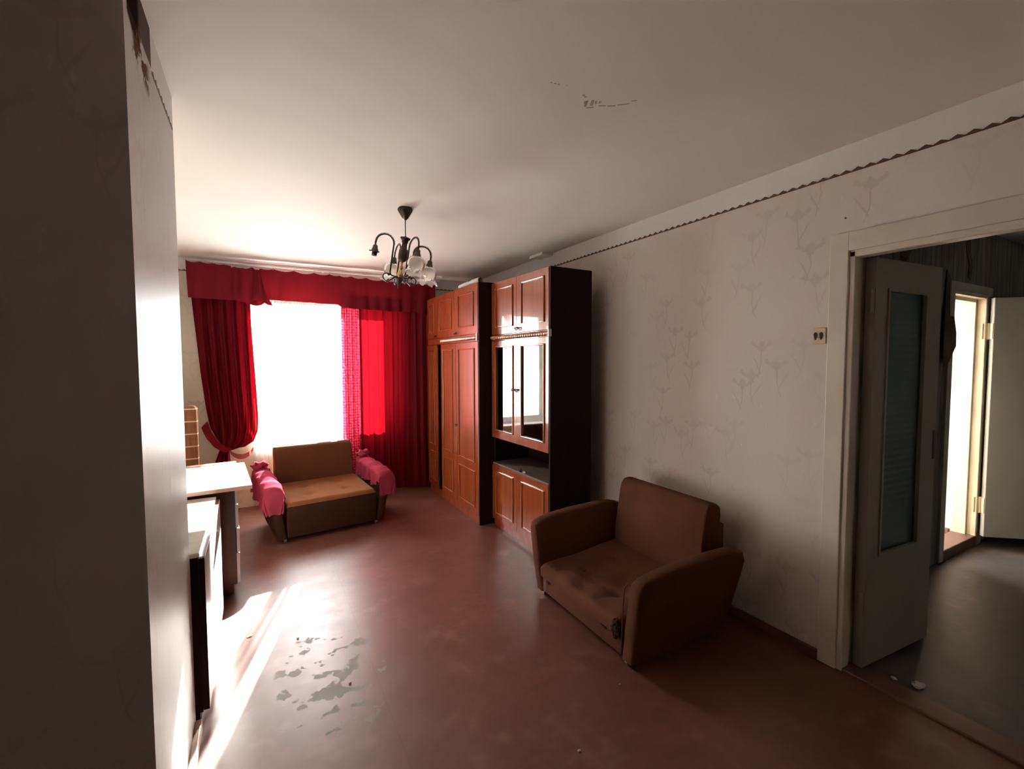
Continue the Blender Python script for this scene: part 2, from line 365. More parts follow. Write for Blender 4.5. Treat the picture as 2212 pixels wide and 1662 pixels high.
def m_plaid():
    t = NT('brown_plaid'); x, y, z = t.xyz(t.pos())
    def lines(v, pitch, w, off):
        f = t.math('FRACT', t.math('DIVIDE', t.math('ADD', v, off), pitch))
        return t.step(t.math('ABSOLUTE', t.math('SUBTRACT', f, 0.5)), w / pitch * 0.5 * 1.3, w / pitch * 0.5 * 0.7)
    base = t.ramp(t.noise(t.mapp(t.pos(), (40, 40, 6)), 1, 4), [(0.3, (0.26, 0.12, 0.055)), (0.7, (0.36, 0.18, 0.09))])
    band = t.math('MULTIPLY', lines(z, 0.105, 0.05, 0.03), 0.25)
    col = t.mix(band, base, (0.22, 0.09, 0.04))
    ln = t.math('MAXIMUM', lines(z, 0.105, 0.010, 0.0), lines(t.math('ADD', x, y), 0.16, 0.010, 0.02))
    col = t.mix(ln, col, (0.74, 0.58, 0.42))
    t.pbr(col, 0.9, 0.1, normal=t.bump(t.noise(t.pos(), 150, 2), 0.3, 0.004)); return t.m
M['plaid'] = m_plaid()
M['ground'] = plain('outdoor_ground', (0.72, 0.70, 0.66), 0.9, 0.1, nscale=0.05)
M['facade'] = plain('outer_facade', (0.5, 0.48, 0.45), 0.9, 0.1)

# ------------------------------------------------------------------ mesh helpers
def tag(o, label=None, cat=None, group=None, kind=None):
    if label: o['label'] = label
    if cat: o['category'] = cat
    if group: o['group'] = group
    if kind: o['kind'] = kind
    return o
def obj(name, bm, mat, parent=None, smooth=False):
    me = bpy.data.meshes.new(name)
    bmesh.ops.recalc_face_normals(bm, faces=bm.faces[:])
    bm.to_mesh(me); bm.free()
    if smooth:
        for p in me.polygons: p.use_smooth = True
    if isinstance(mat, (list, tuple)):
        for m in mat: me.materials.append(M[m])
    else: me.materials.append(M[mat])
    o = bpy.data.objects.new(name, me); COL.objects.link(o)
    if parent: o.parent = parent
    return o
def autosmooth(o, ang=40):
    me = o.data
    for p in me.polygons: p.use_smooth = True
    b = bmesh.new(); b.from_mesh(me)
    for e in b.edges:
        if len(e.link_faces) == 2 and e.calc_face_angle(0) > math.radians(ang): e.smooth = False
    b.to_mesh(me); b.free(); return o
def empty(name, loc=(0, 0, 0), rz=0.0):
    o = bpy.data.objects.new(name, None); COL.objects.link(o); o.location = loc; o.rotation_euler = (0, 0, rz); o.empty_display_size = 0.1; return o
def bx(bm, lo, hi):
    vs = [bm.verts.new((x, y, z)) for x in (lo[0], hi[0]) for y in (lo[1], hi[1]) for z in (lo[2], hi[2])]
    for f in ((0, 1, 3, 2), (4, 6, 7, 5), (0, 4, 5, 1), (2, 3, 7, 6), (0, 2, 6, 4), (1, 5, 7, 3)): bm.faces.new([vs[i] for i in f])
    return vs
def boxes(*bs):
    bm = bmesh.new()
    for lo, hi in bs: bx(bm, lo, hi)
    return bm
def rbox(lo, hi, r=0.01, seg=2, bm=None):
    b = bmesh.new(); bx(b, lo, hi)
    bmesh.ops.bevel(b, geom=b.edges[:], offset=r, segments=seg, profile=0.5, affect='EDGES')
    if bm is None: return b
    me = bpy.data.meshes.new('t'); b.to_mesh(me); b.free(); bm.from_mesh(me); bpy.data.meshes.remove(me); return bm
def tube(bm, pts, r, seg=8, cap=True):
    pts = [Vector(p) for p in pts]; n = len(pts); rings = []
    prev = None
    for i, p in enumerate(pts):
        t = (pts[min(i + 1, n - 1)] - pts[max(i - 1, 0)]).normalized()
        if prev is None:
            a = Vector((0, 0, 1)) if abs(t.z) < 0.9 else Vector((1, 0, 0)); u = t.cross(a).normalized()
        else:
            u = (prev - t * prev.dot(t)).normalized()
        prev = u; v = t.cross(u)
        rr = r[i] if isinstance(r, (list, tuple)) else r
        rings.append([bm.verts.new(p + (u * math.cos(2 * PI * k / seg) + v * math.sin(2 * PI * k / seg)) * rr) for k in range(seg)])
    for a, b in zip(rings, rings[1:]):
        for k in range(seg): bm.faces.new((a[k], a[(k + 1) % seg], b[(k + 1) % seg], b[k]))
    if cap: bm.faces.new(rings[0][::-1]); bm.faces.new(rings[-1])
    return bm
def lathe(bm, prof, seg=24, c=(0, 0, 0), mod=None, close=True):
    rings = []
    for i, (r, z) in enumerate(prof):
        ring = []
        for k in range(seg):
            a = 2 * PI * k / seg; rr, zz = r, z
            if mod: rr, zz = mod(i, r, z, a)
            ring.append(bm.verts.new((c[0] + rr * math.cos(a), c[1] + rr * math.sin(a), c[2] + zz)))
        rings.append(ring)
    for a, b in zip(rings, rings[1:]):
        for k in range(seg): bm.faces.new((a[k], a[(k + 1) % seg], b[(k + 1) % seg], b[k]))
    if close: bm.faces.new(rings[0][::-1]); bm.faces.new(rings[-1])
    return bm
def sheet(nu, nv, fn):
    bm = bmesh.new(); g = [[bm.verts.new(fn(i / nu, j / nv)) for j in range(nv + 1)] for i in range(nu + 1)]
    for i in range(nu):
        for j in range(nv): bm.faces.new((g[i][j], g[i + 1][j], g[i + 1][j + 1], g[i][j + 1]))
    return bm
def prism(outline, lo, hi, axis='x', bm=None):
    """outline: 2-D points extruded along an axis"""
    bm = bm or bmesh.new()
    def mk(p, a):
        return {'x': (a, p[0], p[1]), 'y': (p[0], a, p[1]), 'z': (p[0], p[1], a)}[axis]
    A = [bm.verts.new(mk(p, lo)) for p in outline]; B = [bm.verts.new(mk(p, hi)) for p in outline]
    n = len(A)
    bm.faces.new(A); bm.faces.new(B[::-1])
    for i in range(n): bm.faces.new((A[i], B[i], B[(i + 1) % n], A[(i + 1) % n]))
    return bm
def lerp_path(path, t):
    L = [0.0]
    for a, b in zip(path, path[1:]): L.append(L[-1] + math.dist(a, b))
    d = t * L[-1]
    for i in range(len(path) - 1):
        if d <= L[i + 1] or i == len(path) - 2:
            s = (d - L[i]) / max(1e-9, L[i + 1] - L[i]); s = max(0, min(1, s))
            return tuple(a + (b - a) * s for a, b in zip(path[i], path[i + 1]))
def hsh(i, s=0): 
    x = math.sin(i * 12.9898 + s * 78.233) * 43758.5453; return x - math.floor(x)

# ------------------------------------------------------------------ the setting
H = 2.5; XR = 2.432; YF = 5.42; XL = -1.05
def struct(name, bm, mat, label, cat=None):
    o = obj(name, bm, mat); tag(o, label, cat or name.split('_')[0], kind='structure'); return o
fl = struct('floor', boxes(((-2.6, -1.7, -0.15), (2.50, 5.42, 0.0))), 'floor', 'red-brown painted floor of the living room, worn near the sideboard')
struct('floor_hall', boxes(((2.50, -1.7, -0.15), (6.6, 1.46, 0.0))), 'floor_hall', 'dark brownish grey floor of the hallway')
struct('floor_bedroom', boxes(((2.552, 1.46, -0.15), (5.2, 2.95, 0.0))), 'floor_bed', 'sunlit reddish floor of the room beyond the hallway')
ceil = struct('ceiling', boxes(((-2.7, -1.8, H), (2.49, 5.78, H + 0.2))), 'ceiling', 'off-white painted ceiling of the living room')
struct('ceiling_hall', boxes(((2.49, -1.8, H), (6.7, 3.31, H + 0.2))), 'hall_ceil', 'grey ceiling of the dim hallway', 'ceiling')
# right wall with the doorway
DY0, DY1, DZ = -0.10, 1.137, 2.007
wr = struct('wall_right', boxes(((XR, DY1, 0), (XR + 0.12, 1.52, H)), ((XR, 1.52, 0), (XR + 0.30, YF, H)), ((XR, DY0, DZ), (XR + 0.12, DY1, H)), ((XR, -1.7, 0), (XR + 0.12, DY0, H))), 'wp_right', 'long wall with faded lily wallpaper behind the armchair')
wf = bmesh.new()
WX0, WX1, WZ0, WZ1 = -0.06, 1.46, 0.62, 2.22
BX0, BX1, YB = 3.0, 5.05, 2.95
for lo, hi in (((-2.7, YF, 0), (WX0, YF + 0.36, H)), ((WX0, YF, 0), (WX1, YF + 0.36, WZ0)), ((WX0, YF, WZ1), (WX1, YF + 0.36, H)), ((WX1, YF, 0), (XR + 0.3, YF + 0.36, H))): bx(wf, lo, hi)
struct('wall_bedroom_far', boxes(((2.732, YB, 0), (BX0, YB + 0.36, H)), ((BX0, YB, 0), (BX1, YB + 0.36, 0.4)), ((BX0, YB, 2.3), (BX1, YB + 0.36, H)), ((BX1, YB, 0), (6.7, YB + 0.36, H))), 'wp_bed', 'window wall of the bright room past the hallway, out of view', 'wall')
wfar = struct('wall_far', wf, 'wp_far', 'cream wallpapered window wall behind the red curtains')
struct('wall_left', boxes(((XL - 0.15, 2.2, 0), (XL, YF, H))), 'wp_left', 'left wall of the living room, hidden behind the pier')
wn_ = struct('wall_near', boxes(((-2.6, 1.44, 0), (-0.255, 2.195, H))), 'wp_near', 'thick wall pier at the left with a stained top corner')
struct('wall_back', boxes(((-2.7, -1.8, 0), (6.7, -1.7, H))), 'wp_left', 'rear wall out of view behind the photographer')
struct('wall_side', boxes(((-2.7, -1.7, 0), (-2.6, 5.42, H))), 'wp_left', 'side wall out of view at the left of the photographer')
D2X0, D2X1, D2Z = 4.42, 5.062, 2.0
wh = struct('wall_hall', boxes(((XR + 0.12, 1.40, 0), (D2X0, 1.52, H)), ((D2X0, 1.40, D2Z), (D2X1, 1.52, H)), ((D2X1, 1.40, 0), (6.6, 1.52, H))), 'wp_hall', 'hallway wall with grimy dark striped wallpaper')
struct('wall_hall_end', boxes(((6.6, -1.7, 0), (6.7, 2.95, H))), 'wp_hall', 'end wall of the hallway out of view')
struct('wall_bedroom', boxes(((5.10, 1.52, 0), (5.2, YB, H))), 'wp_bed', 'brightly lit papered wall seen through the far doorway')
struct('baseboard_bedroom', rbox((5.075, 1.56, 0), (5.10, YB, 0.075), 0.004, 1), 'base_brown', 'brown baseboard of the bright room past the far doorway', 'baseboard')
struct('baseboard_right', rbox((XR - 0.018, DY1 + 0.085, 0), (XR, YF, 0.05), 0.005, 2), 'base_brown', 'dark brown baseboard along the lily wallpaper wall', 'baseboard')
struct('baseboard_left', rbox((-0.255, 1.44, 0), (-0.232, 2.19, 0.05), 0.005, 2), 'base_pink', 'pale baseboard at the foot of the wall pier', 'baseboard')
# ground outside, two floors down
tag(obj('ground', boxes(((-150, 5.9, -7.2), (150, 240, -7.0))), 'ground'), 'pale ground outside the window far below', 'ground', kind='structure')

# paper border (zig-zag) under the white band
def border(name, axis, c, a0, a1, side, label):
    bm = bmesh.new(); p = 0.049; n = int((a1 - a0) / p)
    z0, z1, z2 = 2.3685, 2.374, 2.3865
    out = [(a0, z0), (a0 + n * p, z0)]
    topl = []
    for i in range(n):
        a = a0 + i * p; j = 0.0015 * (hsh(i) - 0.5)
        topl += [(a, z1), (a + p * 0.38, z2 + j - 0.003), (a + p * 0.5, z2 + j), (a + p * 0.62, z2 - 0.003 + j)]
    topl.append((a0 + n * p, z1))
    # build as quads between base line and top line
    lo = []; hi = []
    for off in (0.0, 0.0015 * side):
        row = []
        for (a, z) in topl:
            q0 = (c + off, a, z0) if axis == 'y' else (a, c + off, z0)
            q1 = (c + off, a, z) if axis == 'y' else (a, c + off, z)
            row.append((bm.verts.new(q0), bm.verts.new(q1)))
        for (a0_, a1_), (b0, b1) in zip(row, row[1:]): bm.faces.new((a0_, b0, b1, a1_))
        (lo if off == 0 else hi).extend(row)
    for r1, r2, s1, s2 in zip(lo, lo[1:], hi, hi[1:]):
        bm.faces.new((r1[1], r2[1], s2[1], s1[1])); bm.faces.new((r1[0], s1[0], s2[0], r2[0]))
    return struct(name, bm, 'border', label, 'border')
border('trim_1', 'y', XR, -1.6, YF, -1, 'dark brown zigzag paper border high on the long right wall')
border('trim_2', 'x', YF, XL, 2.43, -1, 'dark brown zigzag paper border high on the window wall')
border('trim_3', 'y', -0.255, 1.78, 2.195, 1, 'thin zigzag paper border high on the wall pier')

# ceiling scuff marks, nail hole
bm = bmesh.new()
def dash(bm, p, q, w):
    p = Vector((p[0], p[1], H - 0.0006)); q = Vector((q[0], q[1], H - 0.0006)); d = (q - p).normalized(); s = Vector((-d.y, d.x, 0)) * w * 1.5
    vs = [bm.verts.new(v) for v in (p + s, p - s, q - s, q + s)]; bm.faces.new(vs)
for p, q, w in [((1.167, 1.497), (1.190, 1.480), .003), ((1.14, 1.455), (1.157, 1.493), .003), ((1.135, 1.46), (1.147, 1.478), .004), ((1.155, 1.44), (1.175, 1.475), .004),
                ((1.17, 1.44), (1.182, 1.458), .003), ((1.185, 1.432), (1.192, 1.447), .003), ((1.20, 1.462), (1.225, 1.449), .003), ((1.232, 1.447), (1.258, 1.430), .003),
                ((1.262, 1.424), (1.295, 1.392), .0025), ((1.29, 1.375), (1.305, 1.362), .002), ((1.10, 1.428), (1.108, 1.436), .003), ((1.113, 1.434), (1.12, 1.441), .003),
                ((0.95, 1.424), (0.957, 1.426), .002), ((0.964, 1.424), (0.974, 1.424), .0025), ((0.979, 1.418), (0.987, 1.424), .0025), ((1.01, 1.412), (1.014, 1.413), .002)]: dash(bm, p, q, w)
obj('scuff_marks', bm, 'soot', ceil)
bm = bmesh.new(); lathe(bm, [(0.004, 0), (0.004, 0.003), (0.002, 0.004)], 8)
nail = obj('nail', bm, 'dark_metal', wr); nail.location = (XR - 0.0005, 1.162, 2.165); nail.rotation_euler = (0, -PI / 2, 0)

# doorway 1 : casing, lining, half-glazed leaf
d1 = empty('door_1', (XR, DY1, 0)); tag(d1, 'cream-painted doorway with a half-glazed leaf open into the hallway', 'door', kind='structure')
def part(name, bm, mat, root, smooth=False):
    o = obj(name, bm, mat, None, smooth); o.parent = root
    o.matrix_parent_inverse = root.matrix_basis.inverted(); return o
part('casing', rbox((XR - 0.016, DY1, 0.0), (XR + 0.004, DY1 + 0.082, 2.095), 0.004, 2), 'paint_cream', d1)
part('casing', rbox((XR - 0.016, DY0 - 0.085, DZ), (XR + 0.004, DY1 + 0.002, 2.095), 0.004, 2), 'paint_cream', d1)
part('casing', rbox((XR - 0.016, DY0 - 0.085, 0.0), (XR + 0.004, DY0, DZ), 0.004, 2), 'paint_cream', d1)
bm = bmesh.new()
rbox((XR - 0.005, DY1 - 0.024, 0), (XR + 0.06, DY1 + 0.004, DZ - 0.003), 0.003, 1, bm); rbox((XR + 0.055, DY1 - 0.012, 0), (XR + 0.125, DY1 + 0.004, DZ - 0.003), 0.003, 1, bm)
part('jamb_lining', bm, 'paint_cream', d1)
bm = bmesh.new()
rbox((XR - 0.005, DY0, DZ - 0.03), (XR + 0.06, DY1, DZ + 0.004), 0.003, 1, bm); rbox((XR + 0.055, DY0, DZ - 0.015), (XR + 0.125, DY1, DZ + 0.004), 0.003, 1, bm)
part('head_lining', bm, 'paint_cream', d1)
part('jamb_lining', rbox((XR - 0.005, DY0 - 0.004, 0), (XR + 0.125, DY0 + 0.02, DZ - 0.003), 0.003, 1), 'paint_cream', d1)
part('threshold', rbox((XR, DY0, -0.01), (XR + 0.12, DY1 - 0.02, 0.012), 0.004, 1), 'base_brown', d1)
# leaf (local: hinge edge at x=0, leaf along +x, thickness to -y)
LW, LT, LH = 0.60, 0.042, 1.975
leaf_root = bmesh.new()
GX0, GX1, GZ0, GZ1 = 0.105, 0.455, 0.55, 1.835
for lo, hi in (((0, -LT, 0.015), (GX0, 0, LH)), ((GX1, -LT, 0.015), (LW, 0, LH)), ((GX0, -LT, 0.015), (GX1, 0, GZ0)), ((GX0, -LT, GZ1), (GX1, 0, LH))): bx(leaf_root, lo, hi)
bmesh.ops.remove_doubles(leaf_root, verts=leaf_root.verts[:], dist=1e-5)
leaf = obj('door_leaf', leaf_root, 'paint_leaf')
leaf.location = (XR + 0.085, 1.108, 0); leaf.rotation_euler = (0, 0, math.radians(-3.8)); leaf.parent = d1; leaf.matrix_parent_inverse = d1.matrix_basis.inverted()
leaf['label'] = 'narrow cream door leaf with a tall ribbed glass panel'
bm = bmesh.new()
for lo, hi in (((GX0 - .004, -LT - .006, GZ0 - .004), (GX0 + .010, -LT + .01, GZ1 + .004)), ((GX1 - .010, -LT - .006, GZ0 - .004), (GX1 + .004, -LT + .01, GZ1 + .004)), ((GX0 + .010, -LT - .006, GZ0 - .004), (GX1 - .010, -LT + .01, GZ0 + .010)), ((GX0 + .010, -LT - .006, GZ1 - .010), (GX1 - .010, -LT + .01, GZ1 + .004))): bx(bm, lo, hi)
obj('glazing_bead', bm, 'paint_leaf', leaf)
obj('glass_pane', boxes(((GX0, -LT * 0.6, GZ0), (GX1, -LT * 0.45, GZ1))), 'reeded', leaf)
obj('latch_plate', rbox((LW - 0.001, -0.032, 0.98), (LW + 0.003, -0.012, 1.14), 0.001, 1), 'dark_metal', leaf)
obj('latch_plate', rbox((LW - 0.028, -LT - 0.003, 0.98), (LW - 0.008, -LT + 0.001, 1.13), 0.001, 1), 'dark_metal', leaf)
for hz in (1.72, 0.28):
    bm = bmesh.new(); tube(bm, [(-0.012, -LT + 0.006, hz), (-0.012, -LT + 0.006, hz + 0.11)], 0.008, 10); bx(bm, (-0.012, -LT + 0.002, hz + .005), (0.002, -LT + 0.02, hz + 0.105))
    obj('hinge', bm, 'paint_leaf', leaf)

# doorway 2 in the hallway wall
d2 = empty('door_2', (D2X0, 1.40, 0)); tag(d2, 'far hallway doorway with its grey-green door swung open', 'door', kind='structure')
part('casing', rbox((D2X0 - 0.07, 1.382, 0), (D2X0, 1.402, 2.07), 0.003, 1), 'paint_green', d2)
part('casing', rbox((D2X0, 1.382, D2Z), (D2X1 + 0.09, 1.402, 2.07), 0.003, 1), 'paint_green', d2)
part('casing', rbox((D2X1 + 0.01, 1.382, 0), (D2X1 + 0.09, 1.402, D2Z), 0.003, 1), 'paint_green', d2)
part('jamb_lining', rbox((D2X0 - 0.004, 1.385, 0), (D2X0 + 0.018, 1.53, D2Z), 0.003, 1), 'jamb_yellow', d2)
bm = bmesh.new(); rbox((D2X1 - 0.022, 1.385, 0.0), (D2X1 + 0.004, 1.445, D2Z), 0.003, 1, bm); rbox((D2X1 - 0.045, 1.44, 0.0), (D2X1 + 0.004, 1.53, D2Z), 0.003, 1, bm)
part('jamb_lining', bm, 'jamb_yellow', d2)
bm = bmesh.new(); rbox((D2X0, 1.385, D2Z - 0.02), (D2X1, 1.445, D2Z + 0.002), 0.003, 1, bm); rbox((D2X0, 1.44, D2Z - 0.045), (D2X1, 1.53, D2Z + 0.002), 0.003, 1, bm)
part('head_lining', bm, 'jamb_yellow', d2)
part('threshold', rbox((D2X0 - 0.01, 1.385, 0), (D2X1 + 0.01, 1.53, 0.08), 0.006, 2), 'base_brown', d2)
leaf2 = obj('door_leaf', rbox((0, -0.038, 0.085), (0.66, 0, 1.985), 0.004, 1), 'paint_green')
leaf2.location = (D2X1 + 0.010, 1.372, 0); leaf2.rotation_euler = (0, 0, math.radians(-40)); leaf2.parent = d2; leaf2.matrix_parent_inverse = d2.matrix_basis.inverted()
leaf2['label'] = 'plain grey-green door leaf swung wide open'
for hz in (1.66, 0.27):
    bm = bmesh.new(); tube(bm, [(-0.006, -0.002, hz), (-0.006, -0.002, hz + 0.13)], 0.009, 10); bx(bm, (-0.004, -0.036, hz + .004), (0.0005, -0.004, hz + 0.126)); bx(bm, (-0.05, -0.003, hz + .004), (-0.006, 0.001, hz + 0.126))
    obj('hinge', bm, 'jamb_yellow', leaf2)

# torn hallway wallpaper hanging loose beside doorway 2
def flap(name, pts, y, curl):
    bm = bmesh.new(); n = len(pts)
    zt = max(p[1] for p in pts)
    A = [bm.verts.new((p[0], y - curl * (zt - p[1]) ** 1.5, p[1])) for p in pts]; B = [bm.verts.new((p[0], y - 0.002 - curl * (zt - p[1]) ** 1.5, p[1])) for p in pts]
    bm.faces.new(A); bm.faces.new(B[::-1])
    for i in range(n): bm.faces.new((A[i], B[i], B[(i + 1) % n], A[(i + 1) % n]))
    return obj(name, bm, 'torn_paper', wh)
flap('torn_paper_flap', [(4.30, 2.14), (4.36, 2.08), (4.40, 1.9), (4.455, 1.70), (4.445, 1.60), (4.36, 1.53), (4.29, 1.47), (4.21, 1.39), (4.23, 1.6), (4.27, 1.9)], 1.394, 0.05)
flap('torn_paper_flap', [(4.62, 2.38), (4.70, 2.42), (4.71, 2.30), (4.76, 2.22), (4.72, 2.10), (4.68, 2.12), (4.69, 2.22), (4.63, 2.30)], 1.397, 0.02)
flap('torn_paper_flap', [(3.62, 2.40), (3.85, 2.44), (3.80, 2.28), (3.66, 2.14), (3.58, 2.06), (3.60, 2.2)], 1.396, 0.04)

# windows
def window(name, x0, x1, mull, label, YF=YF, WZ0=WZ0, WZ1=WZ1):
    w = empty(name, (x0, YF + 0.1, WZ0)); tag(w, label, 'window', kind='structure')
    y0, y1 = YF + 0.20, YF + 0.26
    bm = boxes(((x0, y0, WZ0), (x0 + 0.05, y1, WZ1)), ((x1 - 0.05, y0, WZ0), (x1, y1, WZ1)), ((x0 + .05, y0, WZ0), (x1 - .05, y1, WZ0 + 0.05)), ((x0 + .05, y0, WZ1 - 0.05), (x1 - .05, y1, WZ1)))
    part('window_frame', bm, 'paint_white', w)
    part('mullion', rbox((mull - 0.03, y0, WZ0 + 0.05), (mull + 0.03, y1, WZ1 - 0.05), 0.004, 1), 'paint_white', w)
    for a, b in ((x0 + 0.05, mull - 0.03), (mull + 0.03, x1 - 0.05)):
        bm = boxes(((a, y0 + .005, WZ0 + .05), (a + 0.03, y1 - .005, WZ1 - .05)), ((b - 0.03, y0 + .005, WZ0 + .05), (b, y1 - .005, WZ1 - .05)), ((a + .03, y0 + .005, WZ0 + .05), (b - .03, y1 - .005, WZ0 + (0.09 if a < mull else 0.21))), ((a + .03, y0 + .005, WZ1 - 0.09), (b - .03, y1 - .005, WZ1 - .05)))  # right sash rail made extra deep to keep the lower curtain dark
        s = part('sash', bm, 'paint_white', w)
        bm2 = sheet(1, 1, lambda u, v: (a + 0.03 + (b - a - 0.06) * u, y0 + 0.03, WZ0 + 0.09 + (WZ1 - WZ0 - 0.18) * v))
        g = obj('pane', bm2, 'glass'); g.parent = s; g.matrix_parent_inverse = (s.matrix_parent_inverse @ s.matrix_basis).inverted() @ Matrix.Identity(4)
        g.parent = s; g.matrix_parent_inverse = w.matrix_basis.inverted().inverted().inverted() @ w.matrix_basis
    part('window_sill', rbox((x0 - 0.0, YF - 0.008, WZ0 - 0.03), (x1 + 0.0, YF + 0.20, WZ0 + 0.002), 0.008, 2), 'paint_white', w)
window('window_1', WX0, WX1, 1.02, 'blown-out living room window behind the red curtains')
window('window_2', BX0, BX1, 4.0, 'window of the bright room past the hallway, out of view', YB, 0.4, 2.3)

# ------------------------------------------------------------------ curtains
YC = 5.31
rail = empty('curtain_rail', (0.66, YC, 2.44)); tag(rail, 'thin white curtain rail just under the ceiling at the window', 'curtain rail')
part('track', rbox((-0.60, YC - 0.012, 2.452), (1.95, YC + 0.012, 2.470), 0.003, 1), 'plastic_white', rail)
for bxx in (-0.5, 0.65, 1.85):
    part('bracket', rbox((bxx - 0.012, YC - 0.006, 2.455), (bxx + 0.012, YF, 2.468), 0.002, 1), 'plastic_white', rail)
def vtop(x):
    base = 2.452 - 0.0155 * (x + 0.55)
    # droops between hooks
    hooks = [-0.545, -0.44, -0.34, -0.24, -0.165, -0.10, -0.04, 0.03, 0.17, 0.36, 0.55, 0.70, 0.80, 0.92, 1.08, 1.26, 1.42, 1.58, 1.70, 1.80, 1.87]
    for a, b in zip(hooks, hooks[1:]):
        if a <= x <= b:
            t = (x - a) / (b - a); d = 0.10 * (b - a)
            return base - 4 * t * (1 - t) * d - (0.03 if -0.2 < x < 0.05 else 0.012)
    return base
val = empty('curtain_valance', (0.66, YC - 0.06, 2.1)); tag(val, 'dark red fringed valance hanging across the top of the window', 'valance')
def fval(u, v):
    x = -0.555 + 2.43 * u
    zt = vtop(x); zb = 2.098 - 0.018 * (x + 0.55)
    if -0.10 < x < 0.10: zb -= 0.035 * math.cos((x) / 0.10 * PI / 2)
    if x < -0.30: zb -= 0.0
    if 0.06 < x < 0.82: zb += 0.03 * min(1, (x - 0.06) / 0.05, (0.82 - x) / 0.05)
    z = zt + (zb - zt) * v
    a = 0.012
    if -0.22 < x < 0.06: a = 0.032
    if x > 0.8: a = 0.018
    y = YC - 0.055 - 0.02 * v + a * math.sin(x * 42 + 2.0 * math.sin(x * 5) + 0.6 * v) * (0.4 + 0.6 * v) + 0.008 * math.sin(x * 17 + 3 * v)
    return (x + 0.012 * v * math.sin(x * 19), y, z)
part('valance_cloth', sheet(240, 14, fval), 'red_val', val, True)
# twisted end of the valance hanging over the window edge
def ftw(u, v):
    z = 2.395 - 0.32 * v; w = 0.05 + 0.045 * v
    x = 0.005 + 0.055 * v + (u - 0.5) * 2 * w * (1 - 0.25 * math.sin(v * PI))
    return (x, YC - 0.105 - 0.02 * math.sin(u * 9 + v * 4) - 0.02 * v, z + 0.02 * math.sin(u * 5))
part('valance_tail', sheet(16, 14, ftw), 'red_val', val, True)
bm = bmesh.new()
x = 0.075
while x < 0.835:
    zb = 2.098 - 0.018 * (x + 0.55) + 0.028; L = 0.055 + 0.03 * hsh(int(x * 1e4)); j = 0.012 * (hsh(int(x * 1e4), 2) - 0.5)
    y = YC - 0.07 + 0.008 * math.sin(x * 42)
    p = [(x, y, zb + 0.006), (x + j, y - .003, zb - L * 0.5), (x - j * 0.6, y, zb - L)]
    tube(bm, p, 0.0019, 4); x += 0.0068 + 0.003 * hsh(int(x * 1e4), 5)
fr = part('fringe', bm, 'fringe', val); fr['kind'] = 'stuff'; fr['label'] = 'pale pink thread fringe'
for i, hx in enumerate((-0.44, -0.34, -0.24, -0.165, 0.17, 0.36, 0.55, 0.70, 0.92, 1.26)):
    bm = bmesh.new(); zt = vtop(hx); tube(bm, [(hx, YC - 0.055, zt - 0.01), (hx, YC - 0.03, zt + 0.018), (hx + 0.004, YC - 0.008, 2.456)], 0.0022, 6)
    part('hook', bm, 'metal', val)

# left curtain, gathered by a tie-back
cl = empty('curtain', (-0.3, YC, 0)); tag(cl, 'dark red curtain gathered to the left by a tie-back', 'curtain', 'red curtains')
Lp = [(-0.535, 2.24), (-0.515, 1.9), (-0.48, 1.4), (-0.445, 1.05), (-0.415, 0.86), (-0.36, 0.74), (-0.315, 0.665)]
Rp = [(-0.045, 2.24), (-0.035, 1.8), (-0.012, 1.3), (0.0, 0.95), (-0.008, 0.80), (-0.045, 0.70), (-0.13, 0.645), (-0.24, 0.635), (-0.272, 0.645)]
def fcl(u, v):
    a = lerp_path(Lp, v); b = lerp_path(Rp, v)
    x = a[0] + (b[0] - a[0]) * u; z = a[1] + (b[1] - a[1]) * u
    if v > 0.6: z -= 0.05 * math.sin(u * PI) * (v - 0.6) / 0.4
    w = abs(b[0] - a[0]) / 0.5
    amp = (0.020 + 0.022 * min(1, v * 1.6)) * (0.35 + 0.65 * w)
    y = YC + 0.015 + amp * math.sin(u * 2 * PI * 5.5 + 1.2 * math.sin(v * 3)) + 0.4 * amp * math.sin(u * 2 * PI * 11 + v * 5)
    if v > 0.75: y -= 0.05 * math.sin(u * PI) * (v - 0.75) / 0.25
    return (x, y, z)
part('drape', sheet(110, 60, fcl), 'red', cl, True)
def fct(u, v):
    xa = -0.325 - 0.13 * min(1, v * 1.5) ** 0.8; xb = -0.262 + 0.03 * v
    if v < 0.06: pass
    x = xa + (xb - xa) * u; z = 0.66 - 0.63 * v
    y = YC + 0.01 + (0.012 + 0.03 * min(1, v * 2)) * math.sin(u * 2 * PI * 3.2 + v)
    return (x, y, z)
part('drape_tail', sheet(50, 24, fct), 'red', cl, True)
def ftie(u, v):
    P = [(-0.455, 0.90), (-0.42, 0.80), (-0.36, 0.70), (-0.285, 0.635), (-0.25, 0.635)]
    p = lerp_path(P, u); w = 0.075 * (1 - 0.35 * u)
    return (p[0] + (v - 0.5) * w * 0.7, YC - 0.05 - 0.03 * math.sin(u * PI) + 0.006 * math.sin(u * 30), p[1] + (v - 0.5) * w * 0.8)
part('tie_back', sheet(30, 6, ftie), 'red_val', cl, True)
def floop(u, v):
    a = PI * (1.02 + 0.96 * u); x = -0.155 + 0.105 * math.cos(a); z = 0.655 + 0.095 * math.sin(a)
    return (x, YC - 0.05 + 0.01 * math.sin(u * 9), z + (v - 0.5) * 0.05 * (0.5 + math.sin(u * PI) * 0.5))
part('tie_loop', sheet(26, 4, floop), 'fringe', cl, True)

